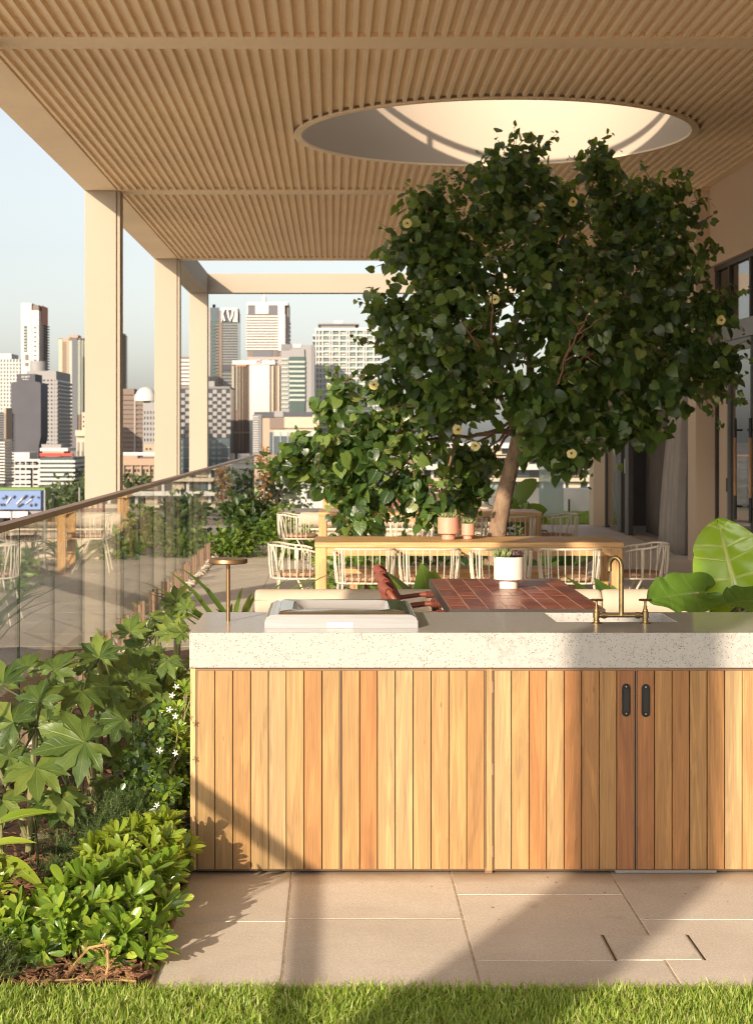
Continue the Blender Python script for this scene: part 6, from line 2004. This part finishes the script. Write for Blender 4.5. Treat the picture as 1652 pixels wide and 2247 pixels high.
# dark slab with sign
Y = 560
t = thing('hotel_tower', 'charcoal slab tower with white lettering on its stepped top', 'building', (px2(57,Y), Y, GZ), 'city buildings beyond the river side')
ol = [(85,1012),(86,978),(90.2,958),(90.2,843),(88,839),(77.5,837),(77.5,820.5),(38,820.5),(38,837),(27,839),(25,843),(25,958),(28,978),(31,1012)]
b = MB(); b.prism([P(x,y,Y) for x,y in ol], (0, 14, 0)); b.build('core', C_CHAR, t)
b = MB(); b.box(px2(31,Y), Y+.5, GZ, px2(85,Y), Y+14, pz(1011,Y)); b.build('lower_block', C_CHAR, t)
def lettering(txt, x, y, h, parent, m, Y):
    cu = bpy.data.curves.new('lettering', 'FONT'); cu.body = txt; cu.size = h/FPX*Y*1.4; cu.align_x = 'CENTER'; cu.extrude = .08
    cu.materials.append(m)
    o = bpy.data.objects.new('lettering', cu); COL.objects.link(o)
    bpy.context.view_layer.update()
    me = bpy.data.meshes.new_from_object(o); bpy.data.objects.remove(o); o = bpy.data.objects.new('lettering', me); COL.objects.link(o)
    att(o, parent); o.matrix_basis = Matrix.Translation(P(x, y, Y)) @ Matrix.Rotation(R(90), 4, 'X')
    return o
SIGNW = cmat('signwhite', (.80,.78,.74))
lettering('HYATT', 57.5, 829.2, 4.3, t, SIGNW, Y-.2); lettering('REGENCY', 57.5, 833.6, 2.3, t, SIGNW, Y-.2)
# brown residential tower left of the first column
B = bld('slim brown and cream striped tower just left of the nearest column', 130, 196, 742, 820, 30, G_BROWN)
slab(B, C_CREAM, 130, 744, 138, 1000, .4, 20, 'edge_wall'); slab(B, C_TAN, 138, 742, 152, 1000, .1, 5, 'wall_panel'); wins(B, G_BROWN, [142.2], frange(752, 940, 46), 8, 2.4, .35)
slab(B, C_PALEG, 152.5, 748, 159, 920, .2, 3, 'glass_bay'); slab(B, C_DKGREY, 159.5, 741, 171, 1000, .6, 8, 'dark_shaft'); slab(B, C_TAN, 152, 735, 172, 741, .2, 10, 'roof_plant'); slab(B, C_PALEG, 172, 747, 196, 910, .3, 3, 'glass_bay')
wins(B, C_PALEG, [183], frange(750, 905, 34), 24, 1.4, .9, 'slab_edge'); piers(B, C_BROWN, 742, 1000, [178, 184, 190], 1.4, 1.0)
# hidden tower behind the first column
B = bld('brown balconied tower mostly hidden behind the nearest column', 200, 264.5, 728, 840, 24, C_BROWN); bands(B, C_TAN, 730, 870, 34, .5, .6)
B = bld('small cream block with a cornice beside the nearest column', 168, 215, 955, 500, 20, C_CREAM); slab(B, C_CREAM, 167, 944, 215, 957, 1.2, 10, 'cornice'); slab(B, C_CREAM, 180, 905, 215, 944, .0, 12, 'upper_block'); wins(B, G_DARK, [184, 190], [915,925,935], 2.5, 4, .2); wins(B, C_GREY, [172,182], [985,1005], 4, 30, .3, 'pilaster')
# low white office with windows
B = bld('low white office block with window rows and a roof box', 17.5, 89, 1007, 470, 24, G_DARK)
n = 6
for k, yy in enumerate((1009, 1024, 1035.5, 1046.5, 1057.5, 1068.5)):
    slab(B, C_WHITE, 17.5, yy-(3.5 if k else 1.8), 89, yy+(3.6 if k != 1 else 2.5), .5, 24, 'spandrel')
piers(B, C_WHITE, 1007, 1075, [18.6, 33.5, 45.5, 58, 73.5, 88], 2.2, .55)
slab(B, C_WHITE, 25, 993, 64, 1007.5, -1, 14, 'roof_box'); wins(B, C_GREY, [32, 42, 50, 62, 70, 78], [1018], 3.4, 3, .6)
slab(B, G_DARK, 69, 1027, 73, 1075, .7, nm='slot')
# striped building with red sign
B = bld('white and dark green striped office block with red sign band', 89.5, 161, 1003, 450, 22, G_GREEN)
bands(B, C_WHITE, 1005, 1083, 8, .52, .6)
slab(B, C_RED, 89, 994, 135, 1001.5, .8, 1, 'sign_band'); slab(B, C_RED, 135.5, 994.5, 161, 1000.5, .8, 1, 'sign_band'); slab(B, C_TAN, 94, 990, 141, 995, .2, 10, 'roof_parapet'); slab(B, C_WHITE, 89, 983, 150, 990, .3, 14, 'roof_parapet'); slab(B, C_GREY, 89, 975, 132, 983.5, -2, 10, 'plant_room'); slab(B, C_WHITE, 104, 1084, 151, 1088.5, 1.0, 3, 'awning')
# blue mural hoarding and lime wall
B = bld('lime green wall block behind the blue mural hoarding', -20, 99, 1071, 372, 8, C_GREEN, nm='lime_block', yb=1098)
B = bld('pale blue hoarding building with dark diagonal brush strokes', -20, 90, 1077, 360, 5, C_BLUE, nm='mural_block', yb=1118)
for (x, y, dx, dy, w) in ((7,1093,2,-4,2.2),(13,1090,3,-7,2.6),(31,1090,4,-6,2.4),(55,1090,9,-8,2.8),(70,1090,6,-5,2.4),(84,1091,2,-4,2.2),(45,1108,12,-7,2.6),(68,1108,2,-5,2.4),(78,1107,3,-6,2.4),(3,1107,2,-5,2.4),(9,1107,1,-5,2.2)):
    a = P(x-dx/2, y-dy/2, 359.7); c = P(x+dx/2, y+dy/2, 359.7); d = (c-a); nrm = Vector((-d.z,0,d.x)).normalized()*w/FPX*360/2
    b = MB(); b.prism([a-nrm, c-nrm, c+nrm, a+nrm], (0, -.25, 0)); b.build('brush_stroke', C_CHAR, B['t'])
for (x, y, dx, dy, w) in ((20,1098,10,-14,2.2),(45,1098,16,-16,2.6),(64,1100,14,-10,2.0)):
    a = P(x-dx/2, y-dy/2, 359.8); c = P(x+dx/2, y+dy/2, 359.8); d = (c-a); nrm = Vector((-d.z,0,d.x)).normalized()*w/FPX*360/2
    b = MB(); b.prism([a-nrm, c-nrm, c+nrm, a+nrm], (0, -.12, 0)); b.build('pale_stroke', C_WHITE, B['t'])
slab(B, C_GREY, 60, 1117, 90, 1130, -1, 3, 'prop'); slab(B, C_WHITE, -20, 1122, 62, 1136, .2, 2, 'lower_wall')
# far-left dark strips
B = bld('dark glass tower sliver at the picture edge', -10, 10, 905, 520, 15, G_DARK); slab(B, C_TAN, 10, 895, 14.5, 1010, .2, 10, 'edge_wall'); bands(B, C_MID, 905, 1030, 24, .3)
B = bld('grey punched block low at the picture edge', -16, 8, 964, 440, 12, G_DARK); bands(B, C_WHITE, 966, 1060, 14, .5)
# bronze office between column one and two
B = bld('brown banded office block between the two nearest columns', 250, 313, 866, 620, 26, G_BROWN); slab(B, C_BROWN, 250, 853, 295, 868, 0, 20, 'plant_room'); bands(B, C_BROWN, 868, 1000, 13, .62, .5); piers(B, C_PINK, 866, 1000, [297], 3.6, .8)
B = bld('white domed tower between the two nearest columns', 314, 352, 884, 560, 20, C_GREY); wins(B, G_DARK, frange(318,345,5), frange(905,965,6), 2, 6, .2)
b = MB(); r_ = 24/FPX*560; b.lathe([(r_,0),(r_,1.0),(r_*.93,2.2),(r_*.75,3.4),(r_*.4,4.3),(.05,4.6)], (px2(320,568), 568, pz(880,568)), 28); b.build('dome', C_WHITE, B['t'], smooth=True)
B = bld('pink sandstone heritage building between the two nearest columns', 250, 352, 1006, 400, 26, C_STONE); slab(B, C_STONE, 250, 1018, 352, 1021, .8, 1, 'cornice'); slab(B, C_STONE, 268, 1000, 300, 1007, -2, 8, 'parapet'); slab(B, C_WHITE, 262, 993, 335, 1000, -6, 8, 'roof_plant')
wins(B, G_DARK, [266, 278, 285, 297, 304, 316, 323, 334], [1032, 1046, 1060], 3.2, 5.5, .3); wins(B, C_STONE, [272, 291, 310, 329], [1043], 3, 50, .6, 'pilaster')
B = bld('tan slim block beside the second column', 316, 352, 974, 470, 14, C_TAN); wins(B, G_DARK, [322, 330], frange(985,1020,4), 3, 4, .3)
# white banded between columns two and three
B = bld('white banded tower between the second and third columns', 380, 420, 783, 760, 20, G_BROWN); bands(B, C_WHITE, 785, 870, 10, .6)
# hexagon patterned block, both sides of the third column
B = bld('grey chequered hexagon facade block around the third column', 388, 505, 848, 600, 30, G_DARK)
slab(B, C_MID, 388, 848, 505, 853, .2, 28, 'parapet'); slab(B, C_GREY, 455, 836, 470, 848, -2, 6, 'plant_room')
xs = frange(392, 502, 12)
for j in range(13):
    for i, x in enumerate(xs):
        if (i+j) % 2 == 0: slab(B, C_GREY, x-4.4, 855+j*8, x+4.4, 855+j*8+9, .35, nm='facade_panel')
slab(B, G_BLUE, 388, 962, 505, 1040, .2, 2, 'lower_glazing'); wins(B, G_TEAL, [398,430,470,482], frange(970,1030,6), 7, 7, .4, 'pane'); wins(B, C_GREY, [446], [982, 1005, 1028], 117, 1.4, .6, 'slab_edge')
# dark tower with curved strokes on its crown
B = bld('tall dark green glass tower with curved white strokes on its crown', 448, 522, 682, 800, 26, G_GREEN)
slab(B, C_PINK, 448, 676, 462, 880, .5, 20, 'edge_wall'); slab(B, C_BROWN, 481.5, 682, 488, 900, .9, 4, 'centre_pier'); slab(B, G_BLUE, 462, 675, 481, 705, .3, 3, 'crown_glass'); slab(B, C_CHAR, 486, 680, 510, 706, .35, 3, 'crown_screen'); slab(B, C_WHITE, 510, 676, 522, 706, .1, 16, 'crown_wing'); slab(B, C_WHITE, 486, 675.5, 522, 680, .5, 12, 'crown_beam')
bands(B, C_MID, 708, 800, 16, .55, .6, 488.5, 522); bands(B, G_BLUE, 708, 880, 22, .35, .6, 466, 474); bands(B, C_BROWN, 708, 880, 26, .42, .7, 474, 481); slab(B, C_CHAR, 489, 800, 522, 812, .7, 2, 'dark_floor'); bands(B, C_MID, 815, 880, 9, .5, .6, 488.5, 522)
def stroke(pts, r):
    b = MB(); b.tube([P(x, y, 799.0) for x, y in pts], r, 6); b.build('crown_stroke', SIGNW, B['t'])
stroke([(493,678),(488.5,689),(493.5,704)], .42); stroke([(499.5,681),(502,695),(505.5,705),(509,695),(511.5,681)], .42); stroke([(487,680),(487,706)], .2)
slab(B, C_WHITE, 466, 667, 472, 676, -3, 3, 'mast')
# tall white tower
B = bld('tall white banded tower with two dark crown windows and a spire', 543, 624, 668, 780, 34, G_BROWN)
slab(B, C_WHITE, 542.5, 663, 632, 670, .5, 30, 'parapet'); slab(B, C_WHITE, 543, 670, 545, 690, .5, 4); slab(B, C_WHITE, 560.5, 668, 590, 689, .6, 6); slab(B, C_WHITE, 610, 668, 625, 690, .6, 30); slab(B, C_DKGREY, 545, 672, 560.5, 690, .2, 2, 'crown_window'); slab(B, C_DKGREY, 590, 670, 610, 689, .2, 2, 'crown_window')
bands(B, C_WHITE, 690, 768, 13, .60, .6); slab(B, C_WHITE, 611, 690, 625.5, 770, .9, 34, 'corner_wall'); slab(B, C_PINK, 626, 664, 633, 790, -2, 30, 'side_wall'); slab(B, C_DKGREY, 555, 770, 598, 783, .3, 2, 'dark_floor'); slab(B, C_DKGREY, 603, 770, 611, 783, .3, 2, 'dark_floor'); slab(B, C_PINK, 543, 783, 626, 905, .2, 30, 'lower_wall')
wins(B, G_DARK, [568, 580, 592, 605.5], frange(791, 900, 15), 7.5, 3.0, .5)
b = MB(); b.tube([P(580, 666, 790), P(580, 652, 790), P(580, 651.5, 790), P(580, 598, 790)], [.9,.9,.35,.2], 8); b.build('spire', C_WHITE, B['t'])
for k in range(9): slab(B, G_GREEN, 633, 706+k*9, 637, 709+k*9, -4, 12, 'sunshade')
# white slab with stripes
B = bld('white blank walled slab tower with brown glass stripes beside it', 548, 592, 790, 660, 26, C_WHITE); slab(B, C_WHITE, 510, 791, 604, 800, .4, 24, 'parapet')
slab(B, C_ORANGE, 518, 800, 541, 803.5, .5, 2, 'fascia'); slab(B, G_BROWN, 508, 800, 548, 995, -.5, 20, 'glass_wing'); piers(B, C_TAN, 803, 990, [510, 514, 526, 533], 1.5, .4); piers(B, C_PALEG, 803, 900, [512, 520], 1.8, .6); piers(B, C_BROWN, 803, 990, [523, 529, 537, 541], 1.6, .3); slab(B, C_STONE, 508, 947, 548, 951, .3, 2, 'belt_course')
slab(B, G_BROWN, 592, 800, 626, 990, -.5, 18, 'glass_wing'); piers(B, C_CREAM, 803, 990, [598.5, 611.5], 4.2, .5); piers(B, G_BLUE, 803, 990, [620], 4, .3)
slab(B, C_BLUE, 561, 788.5, 573.5, 797, .7, .5, 'sign_box'); slab(B, C_WHITE, 562, 789.5, 572.5, 796, .9, .3, 'sign_face'); slab(B, C_RED, 563.5, 791.5, 571, 794, 1.05, .2, 'sign_mark')
# blue grey office
B = bld('grey office tower with teal glass bands right of the white slab', 617, 690.5, 757, 560, 26, C_GREY); slab(B, C_GREY, 637, 766, 668, 783, .8, 4, 'attic'); slab(B, C_WHITE, 643, 755, 661, 763, .3, 8, 'roof_plant'); slab(B, C_MID, 617, 755, 640, 768, .2, 20, 'parapet'); slab(B, G_GREEN, 635, 783, 669.5, 905, .7, 3, 'glass_front')
bands(B, C_PALEG, 786, 880, 9, .42, 1.0, 634.5, 669.5); 
for k in range(12): slab(B, C_PALEG, 617.5, 786+k*9.6, 633, 789.5+k*9.6, .5, nm='louvre_band')
slab(B, C_MID, 683, 757, 690.5, 910, .3, 26, 'edge_wall')
# residential tower partly behind the tree
B = bld('pale green residential tower with white balconies partly behind the tree', 692, 830, 722, 600, 30, G_PALE)
n = 24
bands(B, C_WHITE, 726, 1010, n, .30, .9); piers(B, C_WHITE, 722, 1010, [693.5, 700, 708, 724, 729, 745, 761, 766, 782, 798, 803, 820], 2.6, 1.1)
slab(B, C_WHITE, 692, 720, 830, 726, 1.2, 30, 'cornice'); slab(B, C_MID, 704, 711, 780, 720, -2, 22, 'plant_screen'); slab(B, C_GREY, 698, 708.5, 788, 711.5, -1, 24, 'roof_slab'); slab(B, C_WHITE, 732, 702, 752, 709, -4, 8, 'lift_motor_room')
for j in range(n):
    for i, x in enumerate((716, 737, 753, 774)):
        if (i*7+j*5) % 3: slab(B, G_TEAL if (i+j) % 2 else C_PALEG, x-5.5, 729+j*11.83, x+5.5, 733+j*11.83, .45, nm='window')
# beige blocks low centre
B = bld('beige and charcoal block of stepped roofs left of the tree', 555, 700, 915, 470, 22, C_TAN); slab(B, C_CHAR, 558, 904, 602, 916, .4, 14, 'roof_screen'); slab(B, C_GREY, 602, 902, 622, 915, .5, 10, 'plant_room'); slab(B, C_CHAR, 622, 904, 693, 916, .3, 14, 'roof_screen'); slab(B, C_CREAM, 624, 915, 700, 939, .6, 10, 'wall_panel'); slab(B, C_BROWN, 592, 917, 624, 941, .4, 3, 'louvre_panel'); slab(B, C_MID, 555, 910, 574, 1000, .5, 10, 'fin_wall')
wins(B, C_WHITE, [562], frange(915, 990, 16), 12, 1.6, .9, 'fin'); slab(B, G_BLUE, 592, 948, 690, 1000, .3, 4, 'glazing'); piers(B, C_GREY, 948, 1000, frange(600, 680, 6), 2.5, .6); slab(B, C_PALEG, 600, 944, 700, 957, .5, 3, 'glass_band'); slab(B, C_STONE, 555, 985, 700, 1050, .2, 10, 'podium')
# closer low roofs beyond the far glass
B = bld('low pale roofed building beyond the far glass corner', 560, 720, 1062, 190, 20, C_WHITE, nm='low_building'); slab(B, C_GREY, 555, 1058, 720, 1063, .6, 18, 'roof_edge'); slab(B, C_TAN, 640, 1020, 700, 1060, -4, 8, 'side_block'); wins(B, G_DARK, [600, 640, 680], [1085], 14, 18, .2)
B = bld('brown apartment block low behind the far glass', 600, 760, 1010, 330, 16, C_STONE, nm='apartment_block'); wins(B, G_DARK, frange(612, 750, 9), [1024, 1040, 1054], 7, 6, .3)
# white terraced building behind the tree and trunk
B = bld('long white building of stacked balconies behind the tree trunk', 890, 1350, 975, 130, 20, G_DARK, nm='balcony_building')
for k, (yy, hh) in enumerate(((978,10), (1000,8), (1024,12), (1052,8), (1082,10), (1112,14), (1140,12))):
    slab(B, C_WHITE if k % 2 == 0 else C_CREAM, 885, yy-hh/2, 1355, yy+hh/2, .9+.25*(k % 3), 20, 'balcony_slab')
piers(B, C_WHITE, 978, 1150, [900, 948, 1002, 1060, 1120, 1188, 1236, 1290, 1340], 6, .3)
for i, x in enumerate((920, 972, 1030, 1090, 1150, 1210, 1262, 1312)):
    for j, yy in enumerate((989, 1012, 1038, 1067, 1097)):
        slab(B, (G_PALE, G_BLUE, G_BROWN, C_TAN, C_CREAM)[(i*3+j*2) % 5], x-16, yy-8, x+10, yy+8, .22, nm='window')
# street trees and poles
for k, (px, py, Y, r) in enumerate(((110,1118,420,7), (135,1112,430,8), (160,1105,440,8), (178,1085,450,9), (172,1062,470,7), (186,1115,400,7), (205,1090,440,8), (250,1085,420,8), (290,1080,380,7))):
    c = P(px, py, Y)
    t = thing('street_tree', f'dark round street tree below the towers, {["first","second","third","fourth","fifth","sixth","seventh","eighth","ninth"][k]} from the blue mural', 'tree', (c.x, c.y, GZ), 'street trees below the city towers')
    r2 = np.random.default_rng(100+k)
    ms = []
    for q in range(420):
        u = Vector(r2.normal(size=3)); u.normalize(); p = c + Vector((u.x*r, u.y*r*.7, u.z*r*.75))*float(r2.random()**.4)
        ms.append(np.array(frame_mat(p, Vector(r2.normal(size=3)), Vector(r2.normal(size=3))+Vector((0,0,.8)), float(r2.uniform(.8,1.7)))))
    o = link('crown', oval[0].scatter('crown', ms, CITYTREE), t); o['kind'] = 'stuff'
    b = MB(); b.tube([(c.x, c.y, GZ), (c.x, c.y, c.z)], [.5,.3], 8); b.build('trunk', TWIG, t)
for k, (px, y0, y1, Y) in enumerate(((175, 1070, 1115, 380), (99, 1075, 1130, 350), (117, 1088, 1118, 380), (26, 1122, 1150, 300))):
    a = P(px, y0, Y); 
    b = MB(); b.tube([(a.x, Y, GZ), a], [.25,.18], 8); o = b.build('lamp_pole', C_GREY, smooth=True); tag(o, ['tall grey street pole nearest the first column', 'grey street pole beside the lime wall', 'short pole under the striped block', 'pale pole below the blue mural'][k], 'pole', 'street poles')
